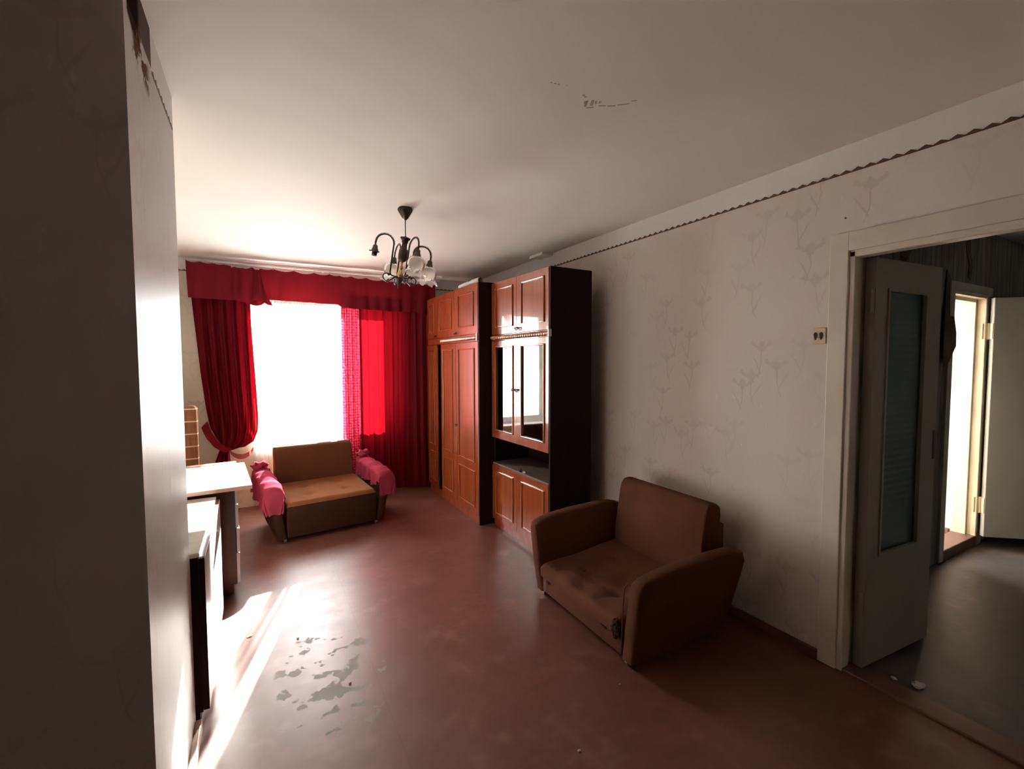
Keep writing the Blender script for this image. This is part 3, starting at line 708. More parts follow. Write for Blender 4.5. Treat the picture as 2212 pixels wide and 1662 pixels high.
# right curtain: lace edge, drape and its inner lining
cr = empty('curtain', (1.25, YC, 0)); tag(cr, 'bright red curtain glowing with daylight right of the window', 'curtain', 'red curtains')
def fcr(x0, x1, y0, amp, k, flare=0.0):
    def f(u, v):
        z = 2.20 - 2.175 * v
        x = x0 + (x1 - x0) * u + flare * v * (u - 0.2) + 0.008 * math.sin(u * k * 2 * PI * 2)
        y = y0 + amp * math.sin(u * 2 * PI * k + 0.7 * math.sin(v * 4)) * (0.45 + 0.55 * v) + 0.35 * amp * math.sin(u * 2 * PI * k * 2.3 + 2 * v)
        return (x, y, z)
    return f
part('lace_edge', sheet(60, 40, fcr(0.815, 1.03, YC, 0.016, 4.5)), 'red_lace', cr, True)
part('drape', sheet(130, 40, fcr(1.00, 1.80, YC - 0.025, 0.022, 7.0)), 'red', cr, True)
part('lining', sheet(60, 30, fcr(1.56, 1.83, YC - 0.060, 0.016, 3.2, 0.02)), 'red_val', cr, True)

# sheer tulle
def ftul(x0, x1, y0, k, zb, sl=0.0):
    def f(u, v):
        z = 2.40 - (2.40 - zb) * v
        x = x0 + (x1 - x0) * u + sl * v
        return (x, y0 + 0.022 * math.sin(u * 2 * PI * k) * (0.6 + 0.4 * v), z)
    return f
tl = obj('tulle_curtain', sheet(60, 24, ftul(-0.10, 0.055, YC + 0.05, 4.0, 0.02, 0.075)), 'tulle', None, True)
tag(tl, 'white sheer curtain bunched at the left edge of the window', 'sheer curtain', 'sheer curtains')
tr_ = obj('tulle_curtain', sheet(50, 24, ftul(0.645, 0.775, YC + 0.05, 3.5, 0.76)), 'tulle', None, True)
tag(tr_, 'white sheer curtain hanging just left of the glowing red curtain', 'sheer curtain', 'sheer curtains')

# ------------------------------------------------------------------ chandelier
ch = empty('chandelier', (0.876, 3.022, H)); tag(ch, 'tilted bronze four-arm chandelier with one shade missing', 'chandelier')
bm = bmesh.new(); lathe(bm, [(0.004, 0.0), (0.046, -0.002), (0.050, -0.012), (0.046, -0.022), (0.032, -0.045), (0.018, -0.068), (0.006, -0.078)], 24)
obj('ceiling_cup', bm, 'dark_metal', ch, True)
bm = bmesh.new(); tube(bm, [(0, 0, -0.075), (0, 0, -0.165), (0.002, 0, -0.172)], 0.0035, 8); 
for i in range(2): 
    pts = [(0.006 * math.cos(a) * (1 if i else 0), 0.006 * math.cos(a) * (0 if i else 1), -0.178 - 0.011 * i + 0.010 * math.sin(a)) for a in [k * PI / 5 for k in range(11)]]
    tube(bm, pts, 0.002, 6, False)
obj('stem', bm, 'dark_metal', ch, True)
lamp = empty('lamp_body', (0, 0, -0.19)); lamp.parent = ch
ax = Vector((math.sin(YAW - 0.22), math.cos(YAW - 0.22), 0))
lamp.rotation_mode = 'QUATERNION'
from mathutils import Quaternion
lamp.rotation_quaternion = Quaternion(ax, math.radians(8.8)) @ Quaternion((0, 0, 1), 0.0)
bm = bmesh.new(); lathe(bm, [(0.004, 0.0), (0.034, -0.003), (0.031, -0.012), (0.021, -0.022), (0.021, -0.034), (0.016, -0.04), (0.018, -0.055), (0.021, -0.072), (0.029, -0.084), (0.0305, -0.12), (0.027, -0.150), (0.012, -0.162)], 20)
body = obj('body', bm, 'dark_metal', lamp, True)
bm = bmesh.new(); lathe(bm, [(0.006, -0.158), (0.009, -0.168), (0.006, -0.18), (0.011, -0.192), (0.011, -0.205), (0.006, -0.215), (0.014, -0.228), (0.019, -0.236), (0.019, -0.258), (0.013, -0.268)], 16)
obj('brass_collar', bm, 'brass', lamp, True)
bm = bmesh.new(); lathe(bm, [(0.010, -0.262), (0.021, -0.270), (0.021, -0.284), (0.013, -0.300), (0.008, -0.315), (0.004, -0.330), (0.002, -0.336)], 16)
obj('finial', bm, 'dark_metal', lamp, True)
# directions: camera right is 'view right'
vr = math.atan2(-math.sin(YAW - 0.22), math.cos(YAW - 0.22))
def arm(az, shade, rise=0.17):
    a = empty('arm_group', (0, 0, 0)); bpy.data.objects.remove(a)
    ca, sa = math.cos(az), math.sin(az)
    def P(r, z): return (r * ca, r * sa, z)
    r0 = 0.066
    pts = [P(0.012, -0.262), P(0.035, -0.262), P(r0 - 0.012, -0.260), P(r0 - 0.003, -0.25), P(r0, -0.235), P(r0, -0.24 + rise)]
    zt = -0.24 + rise; R = 0.056
    for k in range(1, 10):
        t = PI - k * PI / 9; pts.append(P(r0 + R + R * math.cos(t), zt + R * math.sin(t)))
    pts.append(P(r0 + 2 * R + 0.002, zt - 0.025))
    bm = bmesh.new(); tube(bm, pts, 0.0054, 8)
    ar = obj('arm', bm, 'dark_metal', lamp, True)
    # scroll under the arm
    bm = bmesh.new(); sp = []
    for k in range(16):
        t = k / 15; ang = -PI * 0.5 - 0.2 + t * 4.4; rr = 0.034 * (1 - 0.62 * t)
        sp.append(P(r0 + 0.014 + rr * math.cos(ang) * 1.0, -0.270 + rr * math.sin(ang)))
    tube(bm, [P(0.03, -0.268)] + sp, [0.0042] * 12 + [0.0055, 0.0075, 0.010, 0.0105, 0.008], 8)
    obj('scroll', bm, 'dark_metal', ar, True)
    bm = bmesh.new(); sp = [P(r0 + 0.012 * math.sin(t * 3), -0.285 - 0.028 * t) for t in [k / 6 for k in range(7)]]
    tube(bm, sp, [0.0025, 0.003, 0.003, 0.0025, 0.002, 0.0015, 0.001], 6); obj('leaf_scroll', bm, 'dark_metal', ar, True)
    # flex wire looped beside the arm
    bm = bmesh.new(); wp = [P(r0 + R + (R + 0.007) * math.cos(PI - k * PI / 9), zt + (R + 0.008) * math.sin(PI - k * PI / 9)) for k in range(10)] + [P(r0 + 2 * R + 0.006, zt - 0.03)]
    tube(bm, wp, 0.0012, 5); obj('wire', bm, 'dark_metal', ar, True)
    rs = r0 + 2 * R; zs = zt - 0.022
    bm = bmesh.new(); lathe(bm, [(0.006, zs), (0.009, zs - 0.004), (0.016, zs - 0.010), (0.0165, zs - 0.024), (0.019, zs - 0.028), (0.024, zs - 0.045), (0.028, zs - 0.050), (0.010, zs - 0.052)], 16, P(rs, 0))
    obj('socket', bm, 'dark_metal', ar, True)
    if not shade:
        bm = bmesh.new(); lathe(bm, [(0.013, zs - 0.048), (0.017, zs - 0.052), (0.0165, zs - 0.075), (0.012, zs - 0.075), (0.012, zs - 0.06)], 14, P(rs, 0), close=False); obj('bulb_holder', bm, 'black', ar, True)
        for k in range(3):
            q = az + 0.4 + k * 2 * PI / 3; c = P(rs, zs - 0.046)
            bm = bmesh.new(); tube(bm, [(c[0] + 0.02 * math.cos(q), c[1] + 0.02 * math.sin(q), c[2]), (c[0] + 0.036 * math.cos(q), c[1] + 0.036 * math.sin(q), c[2] - 0.004)], 0.004, 6)
            obj('shade_screw', bm, 'dark_metal', ar, True)
    else:
        prof = [(0.018, -0.044), (0.030, -0.050), (0.044, -0.060), (0.053, -0.074), (0.056, -0.090), (0.055, -0.108), (0.050, -0.122), (0.049, -0.130), (0.054, -0.140), (0.063, -0.150), (0.071, -0.156)]
        def mod(i, r, z, a):
            k = max(0, (i - 6) / 4.0)
            return r * (1 + 0.10 * k * math.cos(a * 7)), z - 0.010 * k * math.cos(a * 7 + 0.4) + 0.004 * k * math.cos(a * 14)
        bm = bmesh.new(); lathe(bm, prof, 56, (0, 0, 0), mod, False)
        s = obj('glass_shade', bm, 'shade', ar, True); s.location = P(rs, zs)
arm(vr + PI + 0.05, False, 0.18)
arm(vr + PI * 0.5 + 0.35, True, 0.16)
arm(vr - PI * 0.5 + 0.55, True, 0.17)
arm(vr + 0.02, True, 0.150)

# ------------------------------------------------------------------ wall units
def moulding(root, y0, y1, z0, z1, xf, w=0.013, d=0.010, mat='wood_mould'):
    for lo, hi in (((xf - d, y0, z0), (xf, y0 + w, z1)), ((xf - d, y1 - w, z0), (xf, y1, z1)), ((xf - d, y0 + w, z0), (xf, y1 - w, z0 + w)), ((xf - d, y0 + w, z1 - w), (xf, y1 - w, z1))):
        part2('moulding', rbox((lo[0], lo[1], lo[2]), (hi[0] + 0.001, hi[1], hi[2]), 0.0038, 2), mat, root)
def part2(name, bm, mat, parent, smooth=False):
    """sub-part given in world coordinates under a part whose root is an Empty with only a location"""
    o = obj(name, bm, mat, None, smooth); o.parent = parent
    r = parent
    bpy.context.view_layer.update()
    o.matrix_parent_inverse = parent.matrix_world.inverted(); return o
def knob(root, y, z, xf):
    bm = bmesh.new(); tube(bm, [(xf + .001, y, z), (xf - 0.012, y, z), (xf - 0.020, y, z)], [0.004, 0.004, 0.007], 8)
    pts = [(xf - 0.018, y + 0.024 * math.cos(t), z + 0.002 - 0.019 * math.sin(t)) for t in [k * PI / 8 for k in range(9)]]
    tube(bm, pts, 0.0042, 6); tube(bm, [(xf - 0.016, y - 0.026, z + 0.003), (xf - 0.016, y + 0.026, z + 0.003)], 0.005, 6)
    part2('knob', bm, 'dark_metal', root, True)
def door(root, name, y0, y1, z0, z1, xf, panels, knob_at=None, th=0.018, mat='wood', glass=None):
    g = 0.0015
    if glass:
        a0, a1, b0, b1 = glass
        bm = boxes(((xf, y0 + g, z0), (xf + th, a0, z1)), ((xf, a1, z0), (xf + th, y1 - g, z1)), ((xf, a0, z0), (xf + th, a1, b0)), ((xf, a0, b1), (xf + th, a1, z1)))
    else:
        bm = rbox((xf, y0 + g, z0), (xf + th, y1 - g, z1), 0.002, 1)
    d = part2(name, bm, mat, root)
    for p in panels: moulding(d, p[0], p[1], p[2], p[3], xf)
    if glass: part2('glass_pane', boxes(((xf + 0.006, a0 - 0.004, b0 - 0.004), (xf + 0.010, a1 + 0.004, b1 + 0.004))), 'glass_cab', d)
    if knob_at: knob(d, knob_at[0], knob_at[1], xf)
    return d
def rope(root, y0, y1, z, x, r=0.017):
    bm = bmesh.new(); n = int((y1 - y0) / 0.0062); rings = []
    seg = 14
    for i in range(n + 1):
        y = y0 + (y1 - y0) * i / n; ring = []
        for k in range(seg):
            a = 2 * PI * k / seg
            rr = r * (1 + 0.26 * math.cos(2 * (a - y * 95)))
            ring.append(bm.verts.new((x + rr * math.cos(a) * 0.75, y, z + rr * math.sin(a))))
        rings.append(ring)
    for a, b in zip(rings, rings[1:]):
        for k in range(seg): bm.faces.new((a[k], a[(k + 1) % seg], b[(k + 1) % seg], b[k]))
    bm.faces.new(rings[0][::-1]); bm.faces.new(rings[-1])
    return part('rope_moulding', bm, 'wood_trim', root, True)

# wardrobe
WXF, WYN, WYF, WZT, BACK = 1.74, 3.755, 5.175, 2.205, 2.26
wd = empty('wardrobe', (2.0, 4.48, 0)); tag(wd, 'glossy mahogany three-door wardrobe with top cupboards beside the red curtain', 'wardrobe')
WB = WXF + 0.02
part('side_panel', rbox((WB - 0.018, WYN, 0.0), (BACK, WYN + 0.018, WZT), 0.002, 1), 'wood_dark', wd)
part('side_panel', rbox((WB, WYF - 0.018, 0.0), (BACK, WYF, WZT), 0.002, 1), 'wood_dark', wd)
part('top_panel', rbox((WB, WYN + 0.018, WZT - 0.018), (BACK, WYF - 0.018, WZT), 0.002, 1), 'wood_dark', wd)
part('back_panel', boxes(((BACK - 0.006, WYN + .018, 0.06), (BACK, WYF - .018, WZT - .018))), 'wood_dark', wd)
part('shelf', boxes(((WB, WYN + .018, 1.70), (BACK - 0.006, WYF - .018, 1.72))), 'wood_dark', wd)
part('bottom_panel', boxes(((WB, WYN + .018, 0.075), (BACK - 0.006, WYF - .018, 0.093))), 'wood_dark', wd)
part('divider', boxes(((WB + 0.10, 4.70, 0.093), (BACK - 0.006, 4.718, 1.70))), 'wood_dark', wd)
part('plinth', boxes(((WB - 0.004, WYN + .018, 0.0), (WB + 0.016, WYF - .018, 0.075))), 'wood', wd)
part('trim_rail', boxes(((WB - 0.018, WYN + .018, 1.680), (WB, WYF - .018, 1.745))), 'wood', wd)
for y0, y1, kn in ((3.775, 4.315, (4.285, 1.775)), (4.315, 4.840, None), (4.840, 5.172, (4.862, 1.775))):
    door(wd, 'upper_door', y0, y1, 1.748, WZT - 0.002, WXF, [(y0 + 0.085, y1 - 0.085, 1.82, 2.135)], kn)
for y0, y1, kn in ((3.775, 4.305, (4.275, 0.868)), (4.310, 4.730, None), (4.850, 5.172, None)):
    door(wd, 'lower_door', y0, y1, 0.078, 1.677, WXF, [(y0 + 0.075, y1 - 0.075, 0.557, 1.62), (y0 + 0.075, y1 - 0.075, 0.141, 0.483)], kn)
rope(wd, WYN + 0.02, 4.70, 1.712, WXF - 0.004, 0.017)
part('end_cap', rbox((WXF - 0.022, WYN - 0.004, 1.682), (WXF + 0.004, WYN + 0.012, 1.748), 0.002, 1), 'metal', wd)

# display cabinet
CXF, CYN, CYF, CZT = 1.87, 2.825, 3.742, 2.19
cb = empty('display_cabinet', (2.06, 3.28, 0)); tag(cb, 'tall mahogany display cabinet with two glass doors reflecting the window', 'cabinet')
CB = CXF + 0.02; CM = 3.305
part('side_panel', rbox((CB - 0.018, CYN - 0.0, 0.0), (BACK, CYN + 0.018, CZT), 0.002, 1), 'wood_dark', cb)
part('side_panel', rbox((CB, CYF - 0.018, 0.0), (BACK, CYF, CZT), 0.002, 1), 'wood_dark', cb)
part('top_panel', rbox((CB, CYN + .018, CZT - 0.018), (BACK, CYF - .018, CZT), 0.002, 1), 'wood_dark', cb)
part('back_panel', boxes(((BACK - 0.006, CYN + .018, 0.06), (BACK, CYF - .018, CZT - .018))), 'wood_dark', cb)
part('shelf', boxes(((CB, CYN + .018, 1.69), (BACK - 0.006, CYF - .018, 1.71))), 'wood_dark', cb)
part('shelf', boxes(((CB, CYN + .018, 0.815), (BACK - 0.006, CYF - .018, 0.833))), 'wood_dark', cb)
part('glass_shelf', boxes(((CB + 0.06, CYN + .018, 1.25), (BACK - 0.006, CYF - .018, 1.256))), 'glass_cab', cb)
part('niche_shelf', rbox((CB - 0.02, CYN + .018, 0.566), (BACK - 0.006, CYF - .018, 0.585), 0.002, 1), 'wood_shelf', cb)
part('plinth', boxes(((CB - 0.004, CYN + .018, 0.0), (CB + 0.016, CYF - .018, 0.062))), 'wood', cb)
part('trim_rail', boxes(((CB - 0.018, CYN + .018, 1.680), (CB, CYF - .018, 1.728))), 'wood', cb)
for y0, y1, kn in ((CYN + 0.019, CM, (CM - 0.03, 1.768)), (CM, CYF - 0.002, None)):
    door(cb, 'upper_door', y0, y1, 1.731, CZT - 0.002, CXF, [(y0 + 0.055, y1 - 0.075, 1.791, 2.134)], kn)
    door(cb, 'glass_door', y0, y1, 0.812, 1.677, CXF, [(y0 + 0.052, y1 - 0.068, 0.878, 1.630)], ((CM - 0.03 if kn else CM + 0.03), 1.262), glass=(y0 + 0.062, y1 - 0.078, 0.888, 1.620))
    door(cb, 'lower_door', y0, y1, 0.064, 0.563, CXF, [(y0 + 0.055, y1 - 0.075, 0.125, 0.515)], None)
bm = bmesh.new(); lathe(bm, [(0.006, 0), (0.006, 0.002), (0.002, 0.003)], 10); o = part2('keyhole', bm, 'black', cb); o.matrix_parent_inverse = Matrix.Identity(4); o.location = (CXF - 2.06 - 0.0005, CM + 0.03 - 3.28, 1.768); o.rotation_euler = (0, -PI / 2, 0)
cb.rotation_euler = (0, 0, 0)
rope(cb, CYN + 0.004, CYF - 0.01, 1.704, CXF - 0.004, 0.0165)
part('end_cap', rbox((CXF - 0.022, CYN - 0.012, 1.678), (CXF + 0.004, CYN + 0.002, 1.732), 0.002, 1), 'metal', cb)
bpy.context.view_layer.update(); cb.rotation_euler = (0, 0, math.radians(1.4))
# loose things on the niche edge and the wardrobe top
def crumple(name, loc, size, mat, label, cat, seed, group=None):
    bm = bmesh.new(); bmesh.ops.create_icosphere(bm, subdivisions=2, radius=1.0)
    for i, v in enumerate(bm.verts):
        k = 0.7 + 0.55 * hsh(i, seed); v.co = Vector((v.co.x * size[0] * k, v.co.y * size[1] * k, max(0.0, (v.co.z + 0.75) * size[2] * k)))
    o = obj(name, bm, mat); o.location = loc; return tag(o, label, cat, group)
crumple('plastic_cap', (CXF + 0.014, 3.262, 0.5853), (0.013, 0.026, 0.012), 'black', 'small black cap on the edge of the cabinet niche', 'cap', 3)
crumple('paper_scrap', (CXF + 0.014, 3.205, 0.5853), (0.010, 0.018, 0.008), 'paper', 'tiny white scrap on the edge of the cabinet niche', 'scrap', 4)
rr_ = empty('paper_roll', (1.80, 3.95, WZT)); tag(rr_, 'white paper roll lying on top of the wardrobe', 'paper roll')
bm = bmesh.new(); tube(bm, [(1.80, 4.30, WZT + .0285), (1.795, 4.16, WZT + .0285), (1.79, 4.03, WZT + .0285)], [0.027, 0.028, 0.028], 18, False); tube(bm, [(1.79, 4.03, WZT + .0285), (1.80, 4.30, WZT + .0285)], 0.021, 14, False)
part('outer_sheet', bm, 'pale_front', rr_, True)
bm = bmesh.new(); tube(bm, [(1.79, 4.05, WZT + .0295), (1.785, 3.96, WZT + .031), (1.80, 3.84, WZT + .029)], [0.02, 0.025, 0.0285], 18, False)
part('inner_sheet', bm, 'paper', rr_, True)

# ------------------------------------------------------------------ armchair and sofa chair
def seat_furniture(name, loc, rz, label, cat, fab, fz, bz, worn, topz=0.70):
    r = empty(name, loc, rz); tag(r, label, cat, 'matching brown upholstered seats')
    def P(n, bm, m, smooth=True, par=None):
        o = obj(n, bm, m, par or r, False)
        if smooth: autosmooth(o, 50)
        return o
    # arms
    out = [(0.012, 0.035), (0.0, 0.20), (-0.004, 0.41), (0.006, 0.445), (0.04, 0.468), (0.12, 0.485), (0.30, 0.500), (0.50, 0.508), (0.64, 0.505), (0.715, 0.485), (0.745, 0.43), (0.735, 0.35), (0.70, 0.17), (0.66, 0.07), (0.60, 0.04)]
    for s in (-1, 1):
        bm = bmesh.new(); rings = []
        # cross-section: inner -> rounded -> outer, as layers across the thickness
        lay = [(0.0, 0.016), (0.005, 0.005), (0.014, 0.0), (0.062, 0.0), (0.072, 0.005), (0.077, 0.016)]
        cy, cz = 0.36, 0.26
        for dx, inset in lay:
            ring = []
            for (y, z) in out:
                yy = y + (cy - y) / max(0.05, math.hypot(cy - y, cz - z)) * inset; zz = z + (cz - z) / max(0.05, math.hypot(cy - y, cz - z)) * inset
                ring.append(bm.verts.new((s * (0.368 + dx + 0.075 * (zz - 0.03) / 0.45), yy, zz)))
            rings.append(ring)
        n = len(out)
        for a, b in zip(rings, rings[1:]):
            for k in range(n): bm.faces.new((a[k], a[(k + 1) % n], b[(k + 1) % n], b[k]))
        bm.faces.new(rings[0]); bm.faces.new(rings[-1][::-1])
        P('armrest', bm, fab if worn else 'fab_sofa_shaded')
    # front panel and base box
    P('front_panel', rbox((-0.372, 0.012 if worn else -0.006, 0.045), (0.372, 0.05, fz - (0.075 if worn else 0.03)), 0.008, 2), fab if worn else 'fab_sofa_shaded')
    P('base', rbox((-0.365, 0.05, 0.05), (0.365, 0.66, min(fz, bz) - 0.09), 0.01, 1), fab)
    # seat cushion
    nu, nv = 44, 34
    def top(u, v):
        x = -0.372 + 0.744 * u; y = -0.004 + 0.62 * v
        z = fz + (bz - fz) * v
        for bxu, bvv in ((0.28, 0.30), (0.70, 0.30), (0.28, 0.68), (0.70, 0.68)):
            d = math.hypot((u - bxu) * 0.74, (v - bvv) * 0.62); z -= (0.024 if not worn else 0.016) * math.exp(-(d / 0.036) ** 2)
        if worn: 
            z -= 0.022 * math.exp(-(((u - 0.62) / 0.28) ** 2 + ((v - 0.42) / 0.35) ** 2)); z += 0.007 * math.sin(u * 21 + v * 9) * (1 - v) - 0.010 * math.exp(-((v - 0.26 - 0.25 * (u - 0.5)) / 0.03) ** 2) * max(0, math.sin(u * PI)) - 0.008 * math.exp(-((u - 0.66 - 0.2 * v) / 0.025) ** 2) * max(0, 1 - v * 2) + 0.010 * math.exp(-(((u - 0.8) / 0.13) ** 2 + ((v - 0.18) / 0.16) ** 2))
        e = min(u, 1 - u, v, 1 - v); ed = min(u * 0.74, (1 - u) * 0.74, v * 0.62)
        if ed < 0.03: z -= 0.024 * (1 - math.sqrt(max(0, 1 - (1 - ed / 0.03) ** 2)))
        return (x, y, z)
    bm = bmesh.new(); g = [[bm.verts.new(top(i / nu, j / nv)) for j in range(nv + 1)] for i in range(nu + 1)]
    for i in range(nu):
        for j in range(nv): bm.faces.new((g[i][j], g[i + 1][j], g[i + 1][j + 1], g[i][j + 1]))
    # skirt of the cushion
    ringv = [g[i][0] for i in range(nu + 1)] + [g[nu][j] for j in range(1, nv + 1)] + [g[i][nv] for i in range(nu - 1, -1, -1)] + [g[0][j] for j in range(nv - 1, 0, -1)]
    th = 0.075
    low = []
    for v in ringv:
        low.append(bm.verts.new((v.co.x * 0.995, v.co.y + (0.004 if v.co.y < 0.1 else -0.004), fz + (bz - fz) * (v.co.y / 0.62) - th)))
    for k in range(len(ringv)): bm.faces.new((ringv[k], ringv[(k + 1) % len(ringv)], low[(k + 1) % len(low)], low[k]))
    bm.faces.new(low[::-1])
    sc = P('seat_cushion', bm, fab)
    for bxu, bvv in ((0.28, 0.30), (0.70, 0.30), (0.28, 0.68), (0.70, 0.68)):
        if worn and bxu > 0.5 and bvv < 0.5: continue
        bm = bmesh.new(); lathe(bm, [(0.002, 0.004), (0.009, 0.003), (0.011, 0.0), (0.009, -0.004)], 10)
        b = obj('button', bm, fab, sc, True); q = top(bxu, bvv); b.location = (q[0], q[1], q[2] + 0.001)
    # backrest (tilted padded slab)
    nb = 16
    bm = bmesh.new()
    prof = [(0.000, bz - 0.03), (0.004, bz + 0.08), (0.022, 0.50), (0.046, topz - 0.07), (0.058, topz - 0.03), (0.078, topz - 0.006), (0.105, topz), (0.140, topz - 0.004), (0.165, topz - 0.022), (0.172, topz - 0.06), (0.150, 0.45), (0.125, bz - 0.03)]
    ys = 0.575; rings = []
    lay = [(-0.352, 0.012), (-0.348, 0.004), (-0.340, 0.0), (0.340, 0.0), (0.348, 0.004), (0.352, 0.012)]
    for x, ins in lay:
        ring = []
        for (y, z) in prof:
            cyy, czz = 0.085, (bz + topz) / 2; d = math.hypot(cyy - y, czz - z)
            ring.append(bm.verts.new((x, ys + y + (cyy - y) / d * ins, z + (czz - z) / d * ins)))
        rings.append(ring)
    n = len(prof)
    for a, b in zip(rings, rings[1:]):
        for k in range(n): bm.faces.new((a[k], a[(k + 1) % n], b[(k + 1) % n], b[k]))
    bm.faces.new(rings[0]); bm.faces.new(rings[-1][::-1])
    P('backrest', bm, fab if worn else 'fab_sofa_back')
    P('back_frame', rbox((-0.345, 0.735, 0.12), (0.345, 0.785, 0.575), 0.01, 2), fab)
    for sx in (-1, 1):
        for yy in (0.045, 0.62):
            bm = bmesh.new(); tube(bm, [(sx * 0.385 - 0.009, yy, 0.019), (sx * 0.385 + 0.009, yy, 0.019)], 0.019, 14); bx(bm, (sx * 0.385 - 0.012, yy - 0.006, 0.018), (sx * 0.385 - 0.0095, yy + 0.006, 0.055)); bx(bm, (sx * 0.385 + 0.0095, yy - 0.006, 0.018), (sx * 0.385 + 0.012, yy + 0.006, 0.055)); bx(bm, (sx * 0.385 - 0.012, yy - 0.01, 0.045), (sx * 0.385 + 0.012, yy + 0.01, 0.055))
            c = obj('caster', bm, 'metal', r)
    if worn:
        bm = bmesh.new(); bmesh.ops.create_icosphere(bm, subdivisions=3, radius=1.0)
        for i, v in enumerate(bm.verts): k = 0.8 + 0.4 * hsh(i, 9); v.co = Vector((v.co.x * 0.032 * k, v.co.y * 0.020 * k, v.co.z * 0.05 * k))
        t = obj('torn_foam', bm, 'foam', sc); t.location = (0.340, 0.004, fz - 0.045); t['label'] = 'dark torn corner of the seat'
        bm = bmesh.new(); bmesh.ops.create_icosphere(bm, subdivisions=2, radius=1.0)
        for i, v in enumerate(bm.verts): k = 0.7 + 0.6 * hsh(i, 5); v.co = Vector((v.co.x * 0.020 * k, v.co.y * 0.005, v.co.z * 0.016 * k))
        t = obj('torn_patch', bm, 'foam', r); t.location = (-0.30, 0.010, fz - 0.09)
        bm = bmesh.new(); bmesh.ops.create_icosphere(bm, subdivisions=2, radius=1.0)
        for i, v in enumerate(bm.verts): k = 0.7 + 0.6 * hsh(i, 6); v.co = Vector((v.co.x * 0.024 * k, v.co.y * 0.005, v.co.z * 0.010 * k))
        t = obj('torn_patch', bm, 'foam', r); t.location = (0.235, 0.010, fz - 0.088)
        bm = bmesh.new(); tube(bm, [(-0.315, 0.004, 0.14), (-0.325, 0.0, 0.11), (-0.322, 0.002, 0.08), (-0.335, 0.004, 0.055)], 0.0012, 5)
        obj('loose_thread', bm, 'paper', r)
        for sx in (-1, 1):
            bm = bmesh.new(); tube(bm, [(sx * 0.385, 0.0, 0.15), (sx * 0.398, -0.006, 0.30), (sx * 0.41, -0.009, 0.41), (sx * 0.44, -0.003, 0.452)], 0.003, 6)
            obj('seam', bm, fab, r)
    return r
seat_furniture('armchair', (1.53, 2.035, 0), -PI / 2 - math.radians(1.2), 'worn brown upholstered armchair with a torn seat against the lily wallpaper', 'armchair', 'fab_chair', 0.218, 0.285, True)
sofa = seat_furniture('armchair', (0.555, 4.195, 0), math.radians(7.6), 'brown buttoned armchair with pink-covered arms under the window', 'armchair', 'fab_sofa', 0.335, 0.370, False)

def arm_cover(s, label):
    r = obj_root = None
    ny, nx = 46, 28
    # wraps: outer side -> over the top -> inner side, along the arm
    def f(u, v):
        y = -0.020 + 0.66 * v
        zt = 0.486 + 0.028 * min(1, v * 1.7) + 0.006 * math.sin(v * 23 + u * 5)
        if v < 0.08: zt -= 0.035 * (1 - v / 0.08) ** 2
        if v > 0.93: zt += 0.02 * math.sin((v - 0.93) / 0.07 * PI)
        lo_out = 0.30 + 0.02 * math.sin(v * 15); lo_in = 0.385 + 0.012 * math.sin(v * 19)
        xo, xi = 0.545, 0.395
        if u < 0.4:
            t = u / 0.4; x = xo + 0.012 * math.sin(v * 26 + t * 3) * (1 - t); z = lo_out + (zt - 0.03 - lo_out) * t
        elif u < 0.68:
            t = (u - 0.4) / 0.28; a = PI * t; x = (xo + xi) / 2 + (xo - xi) / 2 * math.cos(a); z = zt - 0.03 + 0.036 * math.sin(a)
        else:
            t = (u - 0.68) / 0.32; x = xi - 0.008 * math.sin(v * 31) * t; z = zt - 0.03 - (zt - 0.03 - lo_in) * t
        x += 0.010 * math.sin(v * 40 + u * 7) * 0.3
        return (s * x, y, z)
    bm = sheet(nx, ny, f)
    # front flap
    g = [[None] * 15 for _ in range(nx + 1)]
    for i in range(nx + 1):
        p = Vector(f(i / nx, 0.0))
        for j in range(15):
            t = j / 14
            tgt = Vector((s * (0.40 + 0.135 * (1 - i / nx)), -0.022 - 0.004 * math.sin(i * 1.1), 0.265 + 0.006 * math.sin(i)))
            c = p.lerp(Vector((p.x * (1 - 0) , -0.024 - 0.004 * math.sin(i * 0.9 + t * 4), min(p.z, 0.46))), min(1, t * 4))
            g[i][j] = bm.verts.new(c.lerp(Vector((c.x + (tgt.x - c.x) * 0.6, tgt.y, tgt.z)), t))
    for i in range(nx):
        for j in range(14): bm.faces.new((g[i][j], g[i + 1][j], g[i + 1][j + 1], g[i][j + 1]))
    root = empty('armrest_cover', sofa.location, sofa.rotation_euler.z); tag(root, label, 'arm cover', 'pink armrest covers')
    obj('cover_cloth', bm, 'pink', root, True)
    # rumpled end knotted at the back
    bm = bmesh.new(); bmesh.ops.create_icosphere(bm, subdivisions=3, radius=1.0)
    for i, v in enumerate(bm.verts):
        c = v.co.copy(); k = 1 + 0.22 * math.sin(c.x * 7 + c.z * 5) + 0.15 * math.sin(c.y * 11 + c.x * 4)
        v.co = Vector((c.x * 0.062 * k, c.y * 0.055 * k, c.z * 0.045 * k))
    kn = obj('bunched_end', bm, 'pink', root, True); kn.location = (s * 0.478, 0.655, 0.535)
    # gathered frill on the inner edge
    def fr_(u, v):
        y = 0.02 + 0.6 * u; p = f(1.0, (y + 0.02) / 0.66)
        return (p[0] - s * (0.004 + 0.010 * math.sin(u * 70) * v), y, p[2] + 0.004 - 0.035 * v)
    obj('frill', sheet(90, 4, fr_), 'pink', root, True)
    return root
arm_cover(-1, 'pink cloth cover with a sunlit patch on the left arm of the window chair')
arm_cover(1, 'pink frilled cloth cover on the right arm of the window chair')

